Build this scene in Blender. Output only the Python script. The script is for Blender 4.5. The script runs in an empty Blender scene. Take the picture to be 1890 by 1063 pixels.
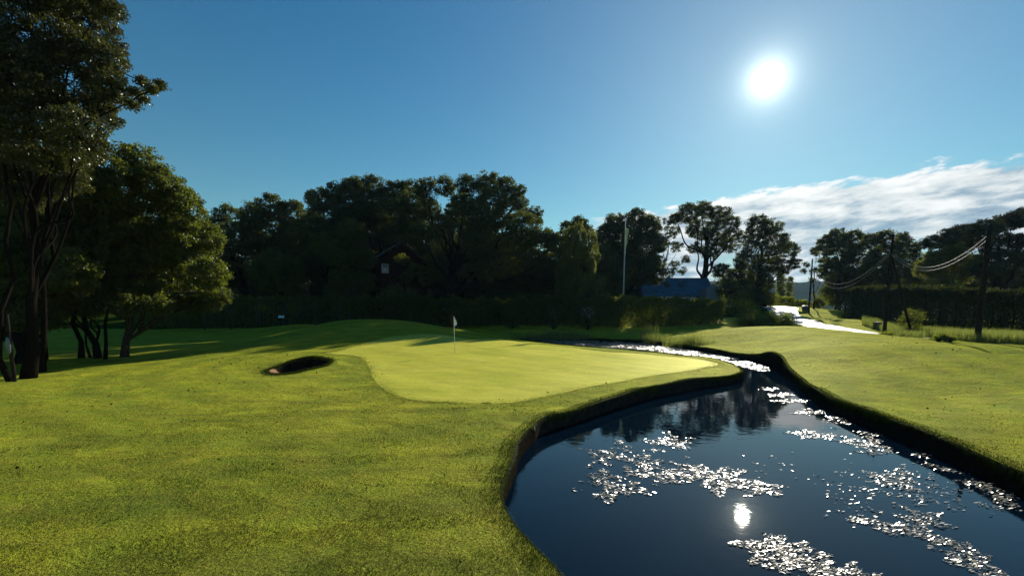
import bpy, math, random
import numpy as np
from mathutils import Vector
rng = np.random.default_rng(7); random.seed(7)
SC = bpy.context.scene
COL = SC.collection
R = math.radians
# ------------------------------------------------------------------ camera geometry
F = 860.0; CX = 945.0; PY = 669.0; TH = math.atan(0.1135); H = 3.3
cT, sT = math.cos(TH), math.sin(TH)
def ray(px, py):
    u = (px-CX)/F; v = (PY-py)/F
    return np.array([u, cT+v*sT, -sT+v*cT])
def onz(px, py, z):                       # pixel -> point at height z
    d = ray(px, py); t = (z-H)/d[2]
    return np.array([d[0]*t, d[1]*t, z])
def at(px, py, Y):                        # pixel -> point at depth Y
    d = ray(px, py); t = Y/d[1]
    return np.array([d[0]*t, Y, H+d[2]*t])
cam_d = bpy.data.cameras.new('camera'); cam = bpy.data.objects.new('camera', cam_d); COL.objects.link(cam)
cam_d.sensor_width = 36; cam_d.lens = 36*F/1890; cam_d.shift_y = (PY-531.5)/1890
cam_d.clip_end = 6000; cam_d.clip_start = .05
cam.location = (0, 0, H); cam.rotation_euler = (math.pi/2-TH, 0, 0)
SC.camera = cam
SUN = ray(1417, 147); SUN = SUN/np.linalg.norm(SUN)
EL = math.asin(SUN[2]); AZ = math.atan2(SUN[0], SUN[1])

def rm(px, Y): return 56+(Y-68)*.55 if (px < 1130 and Y > 60) else Y
# ------------------------------------------------------------------ helpers
def tag(o, label=None, cat=None, group=None, kind=None):
    if label: o['label'] = label
    if cat: o['category'] = cat
    if group: o['group'] = group
    if kind: o['kind'] = kind
    return o
def empty(name, loc, rz=0, **k):
    o = bpy.data.objects.new(name, None); COL.objects.link(o)
    o.location = tuple(loc); o.rotation_euler = (0, 0, rz); o.empty_display_size = .3
    return tag(o, **k)
class MB:
    def __init__(s): s.v = []; s.q = []; s.t = []; s.n = 0
    def add(s, v, q=None, t=None):
        v = np.asarray(v, float).reshape(-1, 3)
        if q is not None and len(q): s.q.append(np.asarray(q, int).reshape(-1, 4)+s.n)
        if t is not None and len(t): s.t.append(np.asarray(t, int).reshape(-1, 3)+s.n)
        s.v.append(v); s.n += len(v)
    def box(s, c, sz, rz=0, tilt=None):
        c = np.array(c, float); h = np.array(sz, float)/2
        p = np.array([[x, y, z] for x in (-1, 1) for y in (-1, 1) for z in (-1, 1)])*h
        ca, sa = math.cos(rz), math.sin(rz)
        p = np.c_[p[:, 0]*ca-p[:, 1]*sa, p[:, 0]*sa+p[:, 1]*ca, p[:, 2]]
        s.add(p+c, [(0, 1, 3, 2), (4, 6, 7, 5), (0, 4, 5, 1), (2, 3, 7, 6), (0, 2, 6, 4), (1, 5, 7, 3)])
    def tube(s, pts, rad, n=6, cap=True):
        P = np.asarray(pts, float); m = len(P); rad = np.broadcast_to(np.asarray(rad, float), (m,))
        T = np.gradient(P, axis=0); T /= (np.linalg.norm(T, axis=1)[:, None]+1e-9)
        up = np.array([0, 0, 1.]) if abs(T[0, 2]) < .9 else np.array([1., 0, 0])
        A = np.cross(T, up); A /= (np.linalg.norm(A, axis=1)[:, None]+1e-9); B = np.cross(T, A)
        a = np.arange(n)*2*math.pi/n
        V = P[:, None]+rad[:, None, None]*(A[:, None]*np.cos(a)[None, :, None]+B[:, None]*np.sin(a)[None, :, None])
        i, j = np.meshgrid(np.arange(m-1), np.arange(n), indexing='ij'); j2 = (j+1) % n
        q = np.stack([i*n+j, i*n+j2, (i+1)*n+j2, (i+1)*n+j], -1).reshape(-1, 4)
        V = V.reshape(-1, 3); t = []
        if cap:
            V = np.vstack([V, P[0], P[-1]]); k = m*n
            for x in range(n):
                t.append((k, (x+1) % n, x)); t.append((k+1, (m-1)*n+x, (m-1)*n+(x+1) % n))
        s.add(V, q, t)
    def build(s, name, mat, parent=None, smooth=False, loc=None):
        V = np.vstack(s.v) if s.v else np.zeros((0, 3))
        if loc is not None: V = V-np.asarray(loc, float)
        q = np.vstack(s.q) if s.q else np.zeros((0, 4), int)
        t = np.vstack(s.t) if s.t else np.zeros((0, 3), int)
        me = bpy.data.meshes.new(name)
        me.vertices.add(len(V)); me.vertices.foreach_set('co', V.astype(np.float32).ravel())
        nl = len(q)*4+len(t)*3
        me.loops.add(nl); me.loops.foreach_set('vertex_index', np.r_[q.ravel(), t.ravel()].astype(np.int32))
        me.polygons.add(len(q)+len(t))
        me.polygons.foreach_set('loop_start', np.r_[np.arange(len(q))*4, len(q)*4+np.arange(len(t))*3].astype(np.int32))
        me.polygons.foreach_set('loop_total', np.r_[np.full(len(q), 4), np.full(len(t), 3)].astype(np.int32))
        me.polygons.foreach_set('use_smooth', np.full(len(q)+len(t), bool(smooth)))
        me.update(calc_edges=True); me.validate()
        for m in (mat if isinstance(mat, (list, tuple)) else [mat]): me.materials.append(m)
        o = bpy.data.objects.new(name, me); COL.objects.link(o)
        if parent: o.parent = parent
        elif loc is not None: o.location = tuple(loc)
        return o
# ------------------------------------------------------------------ materials
def newmat(name):
    m = bpy.data.materials.new(name); m.use_nodes = True; nt = m.node_tree
    for n in list(nt.nodes): nt.nodes.remove(n)
    out = nt.nodes.new('ShaderNodeOutputMaterial'); return m, nt, out
def N(nt, t, **k):
    n = nt.nodes.new('ShaderNode'+t)
    for a, b in k.items():
        if a.startswith('i_'):
            key = a[2:]; key = int(key) if key.isdigit() else key.replace('_', ' ')
            n.inputs[key].default_value = b
        else: setattr(n, a, b)
    return n
def L(nt, a, b): nt.links.new(a, b)
def ramp(nt, fac, stops, interp='LINEAR'):
    r = nt.nodes.new('ShaderNodeValToRGB'); cr = r.color_ramp; cr.interpolation = interp
    while len(cr.elements) < len(stops): cr.elements.new(.5)
    for e, (p, c) in zip(cr.elements, stops):
        e.position = p; e.color = (*c, 1) if len(c) == 3 else c
    L(nt, fac, r.inputs[0]); return r
def noise(nt, vec, scale, detail=4, rough=.6, dist=0):
    n = N(nt, 'TexNoise'); n.inputs['Scale'].default_value = scale; n.inputs['Detail'].default_value = detail
    n.inputs['Roughness'].default_value = rough; n.inputs['Distortion'].default_value = dist
    if vec is not None: L(nt, vec, n.inputs['Vector'])
    return n
def math_(nt, op, a, b=None, c=None, clamp=False):
    n = nt.nodes.new('ShaderNodeMath'); n.operation = op; n.use_clamp = clamp
    for i, x in enumerate((a, b, c)):
        if x is None: continue
        if isinstance(x, (int, float)): n.inputs[i].default_value = x
        else: L(nt, x, n.inputs[i])
    return n.outputs[0]
def mixc(nt, fac, a, b, bt='MIX'):
    n = nt.nodes.new('ShaderNodeMix'); n.data_type = 'RGBA'; n.blend_type = bt
    for idx, x in ((0, fac), (6, a), (7, b)):
        if isinstance(x, (int, float)): n.inputs[idx].default_value = x
        elif isinstance(x, tuple): n.inputs[idx].default_value = (*x, 1)
        else: L(nt, x, n.inputs[idx])
    return n.outputs[2]
def simple(name, col, rough=.7, spec=.3, var=.25, scale=6., metal=0, bump=.0, bscale=20):
    m, nt, out = newmat(name); b = N(nt, 'BsdfPrincipled')
    tc = N(nt, 'TexCoord'); n = noise(nt, tc.outputs['Object'], scale)
    c = ramp(nt, n.outputs[0], [(.3, tuple(x*(1-var) for x in col)), (.7, tuple(min(1, x*(1+var)) for x in col))])
    L(nt, c.outputs[0], b.inputs['Base Color']); b.inputs['Roughness'].default_value = rough
    b.inputs['Specular IOR Level'].default_value = spec; b.inputs['Metallic'].default_value = metal
    if bump:
        n2 = noise(nt, tc.outputs['Object'], bscale); bp = N(nt, 'Bump'); bp.inputs['Strength'].default_value = bump
        bp.inputs['Distance'].default_value = .05
        L(nt, n2.outputs[0], bp.inputs['Height']); L(nt, bp.outputs[0], b.inputs['Normal'])
    L(nt, b.outputs[0], out.inputs[0]); return m
def leafmat(name, c1, c2, trans, gl=.12, rough=.35, tf=.45):
    m, nt, out = newmat(name)
    g = N(nt, 'NewGeometry'); r = ramp(nt, g.outputs['Random Per Island'], [(0, c1), (1, c2)])
    d = N(nt, 'BsdfDiffuse'); L(nt, r.outputs[0], d.inputs[0])
    t = N(nt, 'BsdfTranslucent'); tcol = mixc(nt, g.outputs['Random Per Island'], tuple(x*.7 for x in trans), tuple(x*1.3 for x in trans)); L(nt, tcol, t.inputs[0])
    mx = N(nt, 'MixShader'); mx.inputs[0].default_value = tf; L(nt, d.outputs[0], mx.inputs[1]); L(nt, t.outputs[0], mx.inputs[2])
    gs = N(nt, 'BsdfGlossy'); gs.inputs['Roughness'].default_value = rough; gs.inputs[0].default_value = (.8, .85, .8, 1)
    m2 = N(nt, 'MixShader'); m2.inputs[0].default_value = gl
    L(nt, mx.outputs[0], m2.inputs[1]); L(nt, gs.outputs[0], m2.inputs[2]); L(nt, m2.outputs[0], out.inputs[0]); return m

def turf(name, cols, sc=1.0, rough=.6, spec=.25, bump=.5, bdist=.05, fine=28, mot=1., rings=None):
    m, nt, out = newmat(name); b = N(nt, 'BsdfDiffuse'); tc = N(nt, 'TexCoord'); o = tc.outputs['Object']
    big = noise(nt, o, .22*sc, 5, .6, .6); mid = noise(nt, o, 1.6*sc, 6, .7, .4); fin = noise(nt, o, fine, 4, .75)
    base = ramp(nt, big.outputs[0], [(.3, cols[0]), (.5, cols[1]), (.72, cols[2])])
    c2 = mixc(nt, math_(nt, 'MULTIPLY', ramp(nt, mid.outputs[0], [(.42, (0, 0, 0)), (.72, (1, 1, 1))]).outputs[0], .6), base.outputs[0], cols[3])
    dk = ramp(nt, fin.outputs[0], [(.32, (.35, .35, .32)), (.62, (1.2, 1.2, 1.15))])
    c3 = mixc(nt, 1., c2, dk.outputs[0], 'MULTIPLY')
    mp_ = N(nt, 'Mapping'); mp_.inputs['Scale'].default_value = (.55, 1.5, 1); mp_.inputs['Rotation'].default_value = (0, 0, .35); L(nt, o, mp_.inputs['Vector'])
    st = noise(nt, mp_.outputs[0], 1.1, 6, .7, .8); stc = ramp(nt, st.outputs[0], [(.34, (.70, .70, .66)), (.5, (.98, .98, .96)), (.68, (1.24, 1.22, 1.15))])
    c3 = mixc(nt, mot, c3, stc.outputs[0], 'MULTIPLY')
    wv = N(nt, 'TexWave'); wv.wave_type = 'BANDS' if rings is None else 'RINGS'; wv.bands_direction = 'DIAGONAL'; wv.rings_direction = 'Z'; wv.inputs['Scale'].default_value = .28 if rings is None else .16; wv.inputs['Distortion'].default_value = 6.; wv.inputs['Detail'].default_value = 3; wv.inputs['Detail Scale'].default_value = .6
    mq = N(nt, 'Mapping'); mq.inputs['Location'].default_value = (0, 0, 0) if rings is None else rings; L(nt, o, mq.inputs['Vector']); L(nt, mq.outputs[0], wv.inputs['Vector'])
    wc = ramp(nt, wv.outputs['Fac'], [(.2, (.95, .96, .95) if rings is None else (.86, .88, .86)), (.8, (1.02, 1.02, 1.02) if rings is None else (1.08, 1.07, 1.05))]); c3 = mixc(nt, 1., c3, wc.outputs[0], 'MULTIPLY')
    sp = noise(nt, o, 6.5, 5, .8, 1.5)                                     # divots and scuffs
    spf = ramp(nt, sp.outputs[0], [(.68, (0, 0, 0)), (.74, (1, 1, 1))])
    c4 = mixc(nt, math_(nt, 'MULTIPLY', spf.outputs[0], .55), c3, cols[4])
    L(nt, c4, b.inputs['Color']); gl_ = N(nt, 'BsdfGlossy'); gl_.inputs['Roughness'].default_value = rough; gl_.inputs[0].default_value = (.9, .9, .5, 1); ms_ = N(nt, 'MixShader'); ms_.inputs[0].default_value = spec
    h = math_(nt, 'ADD', math_(nt, 'MULTIPLY', fin.outputs[0], .5), math_(nt, 'MULTIPLY', mid.outputs[0], 1.6))
    h = math_(nt, 'SUBTRACT', h, math_(nt, 'MULTIPLY', spf.outputs[0], .5))
    bp = N(nt, 'Bump'); bp.inputs['Strength'].default_value = bump; bp.inputs['Distance'].default_value = bdist
    L(nt, h, bp.inputs['Height']); L(nt, bp.outputs[0], b.inputs['Normal']); L(nt, bp.outputs[0], gl_.inputs['Normal'])
    L(nt, b.outputs[0], ms_.inputs[1]); L(nt, gl_.outputs[0], ms_.inputs[2]); L(nt, ms_.outputs[0], out.inputs[0]); return m
M = {}
M['lawn'] = turf('lawn_turf', [(.14, .22, .004), (.25, .31, .006), (.36, .37, .010), (.36, .30, .016), (.05, .055, .010)], bump=1., bdist=.12, rough=.62, spec=.045, rings=(6., -24., 0))
M['green'] = turf('green_turf', [(.39, .44, .045), (.49, .50, .06), (.56, .55, .09), (.54, .46, .06), (.36, .34, .05)], sc=1.3, rough=.55, spec=.055, bump=.45, bdist=.04, fine=60, mot=.6)
M['sand'] = simple('red_sand', (.24, .135, .075), .95, .1, .2, 8, bump=.4, bscale=30)
M['bark'] = simple('bark', (.012, .010, .008), .9, 0., .4, 9, bump=.9, bscale=25)
M['barkpale'] = simple('pale_bark', (.055, .045, .035), .9, 0., .5, 7, bump=.7, bscale=22)
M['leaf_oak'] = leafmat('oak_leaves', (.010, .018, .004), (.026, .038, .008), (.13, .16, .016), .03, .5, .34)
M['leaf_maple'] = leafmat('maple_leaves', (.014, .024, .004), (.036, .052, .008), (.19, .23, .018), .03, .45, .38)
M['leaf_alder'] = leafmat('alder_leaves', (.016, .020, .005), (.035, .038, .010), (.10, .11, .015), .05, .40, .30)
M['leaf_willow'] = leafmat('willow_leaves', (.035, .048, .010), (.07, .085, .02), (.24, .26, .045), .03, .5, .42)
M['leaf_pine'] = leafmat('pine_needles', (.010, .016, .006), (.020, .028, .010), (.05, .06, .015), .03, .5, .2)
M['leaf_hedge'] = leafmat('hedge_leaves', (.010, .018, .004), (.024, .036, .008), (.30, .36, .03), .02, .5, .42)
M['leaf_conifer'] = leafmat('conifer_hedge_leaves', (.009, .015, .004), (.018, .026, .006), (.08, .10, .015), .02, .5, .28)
M['blade'] = leafmat('grass_blades', (.012, .028, .001), (.062, .085, .004), (.045, .06, .003), .008, .55, .38)
M['tall'] = leafmat('tall_grass_blades', (.08, .12, .02), (.17, .20, .05), (.25, .29, .05), .04, .5, .45)
M['bloom'] = simple('pale_petals', (.75, .62, .72), .6, .2, .2, 30)
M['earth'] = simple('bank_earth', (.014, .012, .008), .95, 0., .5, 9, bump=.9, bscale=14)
M['stone'] = simple('wall_boards', (.028, .026, .022), .85, 0., .45, 5, bump=.6, bscale=24)
M['road'] = simple('pale_gravel', (.40, .37, .33), .55, .5, .18, 5, bump=.5, bscale=60)
M['white'] = simple('white_paint', (.78, .80, .80), .5, .4, .08, 8)
M['pole'] = simple('weathered_pole', (.025, .021, .018), .9, 0., .4, 6, bump=.5, bscale=30)
M['cable'] = simple('cable_sheath', (.25, .25, .24), .4, .4, .1, 3)
M['darkmetal'] = simple('dark_metal', (.03, .03, .035), .5, .5, .2, 8)
M['galv'] = simple('galvanised_steel', (.05, .05, .05), .6, .3, .2, 8, metal=.2)
M['redwood'] = simple('red_boards', (.014, .005, .004), .9, .0, .3, 5)
M['bluepaint'] = simple('blue_plastic', (.08, .25, .55), .4, .5, .15, 9)
M['redpaint'] = simple('red_paint', (.5, .03, .02), .5, .4, .15, 9)
M['hillmat'] = simple('far_forest', (.012, .022, .012), 1., .0, .5, .03)
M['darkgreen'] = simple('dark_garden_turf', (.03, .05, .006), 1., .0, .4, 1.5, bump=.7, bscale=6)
def glassm():
    m, nt, out = newmat('window_glass'); b = N(nt, 'BsdfPrincipled'); tc = N(nt, 'TexCoord')
    n = noise(nt, tc.outputs['Object'], 2); c = ramp(nt, n.outputs[0], [(.3, (.02, .03, .035)), (.7, (.05, .06, .07))])
    L(nt, c.outputs[0], b.inputs['Base Color']); b.inputs['Roughness'].default_value = .06; b.inputs['Specular IOR Level'].default_value = .8
    L(nt, b.outputs[0], out.inputs[0]); return m
M['glass'] = glassm()
def ribbed(name, col, step, axis='X', rough=.4, metal=.4):
    m, nt, out = newmat(name); b = N(nt, 'BsdfPrincipled'); tc = N(nt, 'TexCoord')
    w = N(nt, 'TexWave'); w.bands_direction = axis; w.inputs['Scale'].default_value = step; w.inputs['Distortion'].default_value = 0
    L(nt, tc.outputs['Object'], w.inputs['Vector']); n = noise(nt, tc.outputs['Object'], 1.2)
    c = ramp(nt, n.outputs[0], [(.3, tuple(x*.7 for x in col)), (.7, tuple(x*1.3 for x in col))])
    L(nt, c.outputs[0], b.inputs['Base Color']); b.inputs['Roughness'].default_value = rough; b.inputs['Metallic'].default_value = metal
    bp = N(nt, 'Bump'); bp.inputs['Strength'].default_value = .12; bp.inputs['Distance'].default_value = .02
    L(nt, w.outputs['Fac'], bp.inputs['Height']); L(nt, bp.outputs[0], b.inputs['Normal']); L(nt, b.outputs[0], out.inputs[0]); return m
M['blueroof'] = ribbed('blue_roof_sheet', (.025, .10, .17), 1.3, 'X', .5, .0)
M['tileroof'] = ribbed('grey_roof_tiles', (.20, .19, .19), 1.0, 'Y', .4, .1)
def water():
    m, nt, out = newmat('pond_water'); b = N(nt, 'BsdfPrincipled'); tc = N(nt, 'TexCoord')
    b.inputs['Base Color'].default_value = (.001, .006, .014, 1); b.inputs['Roughness'].default_value = .012
    b.inputs['IOR'].default_value = 1.29
    n = noise(nt, tc.outputs['Object'], 3.2, 3, .5, .5); n2 = noise(nt, tc.outputs['Object'], 14, 2, .5)
    patch = noise(nt, tc.outputs['Object'], .25, 2, .5)
    amp = ramp(nt, patch.outputs[0], [(.35, (.25, .25, .25)), (.65, (1, 1, 1))])
    h = math_(nt, 'ADD', n.outputs[0], math_(nt, 'MULTIPLY', n2.outputs[0], .12)); h = math_(nt, 'MULTIPLY', h, amp.outputs[0])
    bp = N(nt, 'Bump'); bp.inputs['Strength'].default_value = .5; bp.inputs['Distance'].default_value = .006
    L(nt, h, bp.inputs['Height']); L(nt, bp.outputs[0], b.inputs['Normal'])
    L(nt, b.outputs[0], out.inputs[0]); return m
M['water'] = water()
def padm():
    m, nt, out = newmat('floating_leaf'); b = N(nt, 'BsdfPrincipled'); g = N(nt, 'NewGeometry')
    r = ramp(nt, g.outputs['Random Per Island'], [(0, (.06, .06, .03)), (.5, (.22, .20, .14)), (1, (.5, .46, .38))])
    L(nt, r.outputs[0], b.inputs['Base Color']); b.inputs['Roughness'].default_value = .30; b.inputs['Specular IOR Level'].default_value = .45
    L(nt, b.outputs[0], out.inputs[0]); return m
M['pad'] = padm()
# ------------------------------------------------------------------ terrain
ctrl = []
def W(x, y, z): ctrl.append((x, y, z))
def P(px, py, Y): ctrl.append(tuple(at(px, py, Y)))
for a in [(-3,-6,.4),(-3,0,.4),(0,0,.40),(-3,5,.42),(-.5,4,.38),(-9,3,.46),(-20,3,.5),(-8,10,.46),(-1,9,.42),(-20,12,.52),(-13,16,.5),(-5,14,.48),(0,11,.41),
          (3,17,.42),(8,18.5,.40),(10.5,21.5,.38),(10.5,25,.42),(8,30,.42),(4,36,.5),(1,41,.55),(0,46,.5),(-3.4,27.8,.78),(3,24,.55),(0,30,.72),(-8,26,.76),(-10,19.5,.55),(-10.5,24.5,.82),
          (-20,22,.52),(-30,20,.52),(-22.7,27.5,.60),(-30,30,.6),(-25,40,.65),(-40,45,.7),(-60,40,.7),(-45,57,.8),(-25,57,.85),(-70,60,.8),(-20,50,.75),
          (-16,57,.95),(-8,57,1.1),(3,58,1.3),(15,62,1.7),(30,66,2.0),(-6,69,5),(4,66,5.2),(14,74,4.6),(32,92,4.2),(-22,70,4.2),(-48,72,3.2),(-14,66,4.0),(-30,95,4.8),(0,95,5.2),(-60,95,4),
          (0,52,.35),(4,52.5,.35),(9,51,.35),(13,46.5,.35),(15.5,39,.42),(16,33,.44),(-5,48,.6),(-4,54,.8),
          (8,3,.42),(10,7,.45),(14,4,.7),(20,8,1.2),(40,5,1.6),(60,15,1.6),(10,-8,.6),(-30,-20,.6),(30,-20,1.4)]: W(*a)
for a in [(480,624,42),(540,611,44),(590,601,45),(650,591,45),(700,590,45),(760,594,44),(820,603,43),(870,613,41),(900,620,40),(760,616,36),(700,624,34),
          (545,599,52),(500,603,52),(590,600,52),(1000,601,56),(1100,602,57),(1200,606,56),(950,605,55),(880,606,53),(1300,610,50),(1350,607,44),(1430,602,42),
          (1500,605,38),(1600,616,33),(1700,627,28),(1800,636,25),(1890,641,23),(2100,655,20),
          (1500,640,26),(1600,680,20),(1750,740,15),(1890,740,14),(1800,690,18),
          (1660,626,36),(1560,607,48),(1500,597,57),(1470,588,65),(1440,575,76),(1440,566,88),(1400,566,88),(1500,568,86),(1560,588,60),(1520,573,75),
          (1700,614,42),(1800,618,37),(1890,622,34),(2100,625,30),(1590,592,64),(1640,585,80)]: P(*a)
# right bank edge
for px, py in [(1400,653),(1455,682),(1505,718),(1609,759),(1708,795),(1808,835),(1890,871),(2000,915)]:
    p = onz(px, py, .42); W(p[0], p[1], .42)
C0 = np.array(ctrl)
far_c = [(x, y, z) for x, y, z in [(-110,60,1),(-110,110,3),(-60,130,4),(0,130,5),(50,125,1),(90,130,-1),(120,80,2),(110,40,1.6),(90,100,2),(62,100,2.0),(70,112,-1)]]
C0 = np.vstack([C0, far_c])
def tps_fit(Cp, lam=.6):
    X = Cp[:, :2]; n = len(X)
    d2 = ((X[:, None]-X[None])**2).sum(-1); K = np.where(d2 > 0, d2*np.log(d2+1e-12)*.5, 0)+lam*np.eye(n)
    Pm = np.c_[np.ones(n), X]; A = np.zeros((n+3, n+3)); A[:n, :n] = K; A[:n, n:] = Pm; A[n:, :n] = Pm.T
    return np.linalg.solve(A, np.r_[Cp[:, 2], 0, 0, 0])
TW = tps_fit(C0)
def sstep(a, b, x):
    t = np.clip((x-a)/(b-a), 0, 1); return t*t*(3-2*t)
def catmull(pts, n=8, closed=True):
    P_ = np.asarray(pts, float); m = len(P_); out = []
    rr = range(m) if closed else range(m-1)
    for i in rr:
        if closed: a, b, c, d = P_[(i-1) % m], P_[i], P_[(i+1) % m], P_[(i+2) % m]
        else: a, b, c, d = P_[max(i-1, 0)], P_[i], P_[i+1], P_[min(i+2, m-1)]
        for k in range(n):
            t = k/n
            out.append(.5*((2*b)+(-a+c)*t+(2*a-5*b+4*c-d)*t*t+(-a+3*b-3*c+d)*t**3))
    if not closed: out.append(P_[-1])
    return np.array(out)
def sdist(poly, X):                        # signed distance (neg inside) and nearest point
    A = poly; B = np.roll(poly, -1, 0); best = np.full(len(X), 1e18); near = np.zeros_like(X); ins = np.zeros(len(X), bool)
    for a, b in zip(A, B):
        ab = b-a; t = np.clip(((X-a)@ab)/(ab@ab+1e-12), 0, 1); q = a+t[:, None]*ab; d = ((X-q)**2).sum(1)
        m = d < best; best[m] = d[m]; near[m] = q[m]
        c = ((a[1] > X[:, 1]) != (b[1] > X[:, 1])); xi = a[0]+(X[:, 1]-a[1])*(b[0]-a[0])/((b[1]-a[1]) if abs(b[1]-a[1]) > 1e-12 else 1e-12)
        ins ^= (c & (X[:, 0] < xi))
    d = np.sqrt(best); d[ins] *= -1; return d, near
left_bank = [onz(px, py, .38)[:2] for px, py in [(1035,1063),(985,1010),(945,965),(922,915),(928,882),(946,845),(955,815),(985,786),(1010,771),(1060,757),(1130,735),(1200,716),(1290,699),(1345,692),(1371,684)]]
back_green = [onz(px, py, .42)[:2] for px, py in [(1352,672),(1325,664),(1285,655),(1200,645),(1110,639),(1010,633)]]
tipw = [(.2, 45.5), (-.6, 48.5)]
far_edge = [onz(px, py, 0)[:2] for px, py in [(985,626.5),(1040,627.5),(1100,628.5),(1150,630.5),(1190,634),(1245,641),(1290,648)]]
right_bank = [onz(px, py, .42)[:2] for px, py in [(1350,648),(1400,655),(1437,668),(1455,681),(1480,700),(1505,717),(1540,734),(1609,759),(1708,795),(1808,835),(1890,871),(2000,915),(2200,1000)]]
near_w = [(8, 3.4), (6.3, 1.6), (4, 1.0), (2, 1.8), (.9, 3.4)]
POND = catmull([tuple(p) for p in left_bank+back_green+tipw+far_edge+right_bank+near_w], 6)
GREEN = catmull([onz(px, py, z)[:2] for px, py, z in [(600,655,.77),(645,657,.74),(671,663,.70),(682,680,.62),(692,702,.55),(718,723,.5),(765,737,.49),(840,741,.47),(940,739,.46),(1020,727,.45),(1110,709,.45),(1210,691,.45),(1290,679,.45),(1325,673,.44),
         (1312,666,.44),(1270,658,.45),(1190,650,.5),(1090,643,.55),(1000,637,.6),(925,630,.68)]]+[at(870,624,35.5)[:2], at(820,617,36.5)[:2], at(765,614.5,36)[:2], at(710,619,34)[:2], at(665,630,31)[:2], at(628,643,28)[:2]], 5)
bc = onz(556, 675, .7)
_a = np.arange(28)*2*math.pi/28
BUNK = np.c_[bc[0]+.98*np.cos(_a)+.22*np.sin(_a)+.09*np.sin(3*_a), bc[1]-.1+1.55*np.sin(_a)+.12*np.cos(2*_a)]
def height(x, y, carve=True):
    x = np.atleast_1d(np.asarray(x, float)); y = np.atleast_1d(np.asarray(y, float)); X = np.c_[x, y]
    z = TW[-3]+TW[-2]*x+TW[-1]*y
    for i in range(len(C0)):
        d2 = (x-C0[i, 0])**2+(y-C0[i, 1])**2
        z = z+TW[i]*d2*np.log(d2+1e-12)*.5
    r = np.hypot(x, y-20); w = sstep(95, 150, r)
    farz = -8+2*np.sin(x*.01)+2*np.cos(y*.013)
    farz = np.where(y < -10, 1.0, farz)
    z = np.clip(z, -12, 9)*(1-w)+farz*w
    z = z+(.02*np.sin(x*.9+np.sin(y*.7)*2)+.02*np.sin(y*1.1+1+np.sin(x*.6)))*sstep(1, 6, r)*(1-w)
    u1 = np.sin(x*2.3+1.8*np.sin(y*1.1+.4))*np.sin(y*1.9+1.5*np.sin(x*.8)); u2 = np.sin(x*4.7+2*np.sin(y*2.3))*np.sin(y*4.1+1.7*np.sin(x*2.9+1)); u3 = np.sin(x*.7+2*np.sin(y*.45))*np.sin(y*1.3+x*.35)
    rough_ = (.010*u1+.006*u2+.022*u3)*sstep(2, 8, r)*(1-w)
    if carve:
        q_ = (np.abs(x) < 60) & (y > 0) & (y < 90); dg_ = np.full(len(x), 9.); 
        if q_.any(): dg_[q_] = sdist(GREEN, X[q_])[0]
        rough_ = rough_*sstep(-.4, 1.5, dg_)
    z = z+rough_
    if carve:
        m = (np.abs(x-bc[0]) < 6) & (np.abs(y-bc[1]) < 7)
        if m.any():
            d, _ = sdist(BUNK, X[m]); zz = z[m]
            ang_ = np.arctan2(X[m][:, 1]-bc[1], X[m][:, 0]-bc[0]); soft = sstep(.8, .3, np.abs(((ang_+2.2+np.pi) % (2*np.pi))-np.pi))
            zz = zz+(.02+.22*np.maximum(np.sin(ang_), 0))*np.exp(-((d-.25)/.45)**2)-(1.25-.75*soft)*sstep(.03, -.30-.5*soft, d); z[m] = zz
    return z
def hz(x, y): return float(height(x, y)[0])
def axis(spec):
    out = [spec[0][0]]
    for a, b, s in spec:
        n = max(1, int(round((b-a)/s))); out += list(np.linspace(a, b, n+1)[1:])
    return np.array(out)
def grow(a, b, s, g=1.12):
    out = []; x = a
    while x < b: x += s; s *= g; out.append(x)
    return out
xs = axis([(-42,-16,.32),(-16,22,.13),(22,62,.3)]); xs = np.r_[[-v for v in grow(42, 1800, .5)][::-1], xs, grow(62, 1800, .5)]
ys = axis([(-4,32,.13),(32,56,.22),(56,102,.45)]); ys = np.r_[[-v for v in grow(4, 1000, .5, 1.2)][::-1], ys, grow(102, 2000, .6)]
GX, GY = np.meshgrid(xs, ys); nx, ny = len(xs), len(ys)
V2 = np.c_[GX.ravel(), GY.ravel()]
cell = np.maximum(np.gradient(xs)[None, :]+0*GY, np.gradient(ys)[:, None]+0*GX).ravel()
def region(poly, V2, snap=True):
    lo, hi = poly.min(0)-1.5, poly.max(0)+1.5
    m = np.all((V2 > lo) & (V2 < hi), 1); d = np.full(len(V2), 99.); near = V2.copy()
    d[m], near[m] = sdist(poly, V2[m])
    if snap:
        s = np.abs(d) < .71*cell; V2[s] = near[s]; d[s] = 0
    return d
region(POND, V2); region(GREEN, V2); region(BUNK, V2)
dP = region(POND, V2, False); dG = region(GREEN, V2, False); dB = region(BUNK, V2, False)
Z = height(V2[:, 0], V2[:, 1])
i, j = np.meshgrid(np.arange(ny-1), np.arange(nx-1), indexing='ij')
Q = np.stack([i*nx+j, i*nx+j+1, (i+1)*nx+j+1, (i+1)*nx+j], -1).reshape(-1, 4)
fp, fg, fb = dP[Q].mean(1), dG[Q].mean(1), dB[Q].mean(1)
V3 = np.c_[V2, Z]
inP = fp < -.004; inG = (fg < 0) & ~inP; inBall = (fb < 0) & ~inP; cb_ = V2[Q].mean(1)-bc[:2]; an_ = np.arctan2(cb_[:, 1], cb_[:, 0]); so_ = np.abs(((an_+2.2+np.pi) % (2*np.pi))-np.pi) < .55
inB = inBall & ((fb < -.32) | so_); inF = inBall & ~inB
def sub(name, mask, mat, dz=0):
    q = Q[mask]; u, inv = np.unique(q, return_inverse=True); mb = MB(); v = V3[u].copy(); v[:, 2] += dz
    mb.add(v, inv.reshape(-1, 4)); o = mb.build(name, mat, smooth=True); return tag(o, kind='structure')
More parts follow.
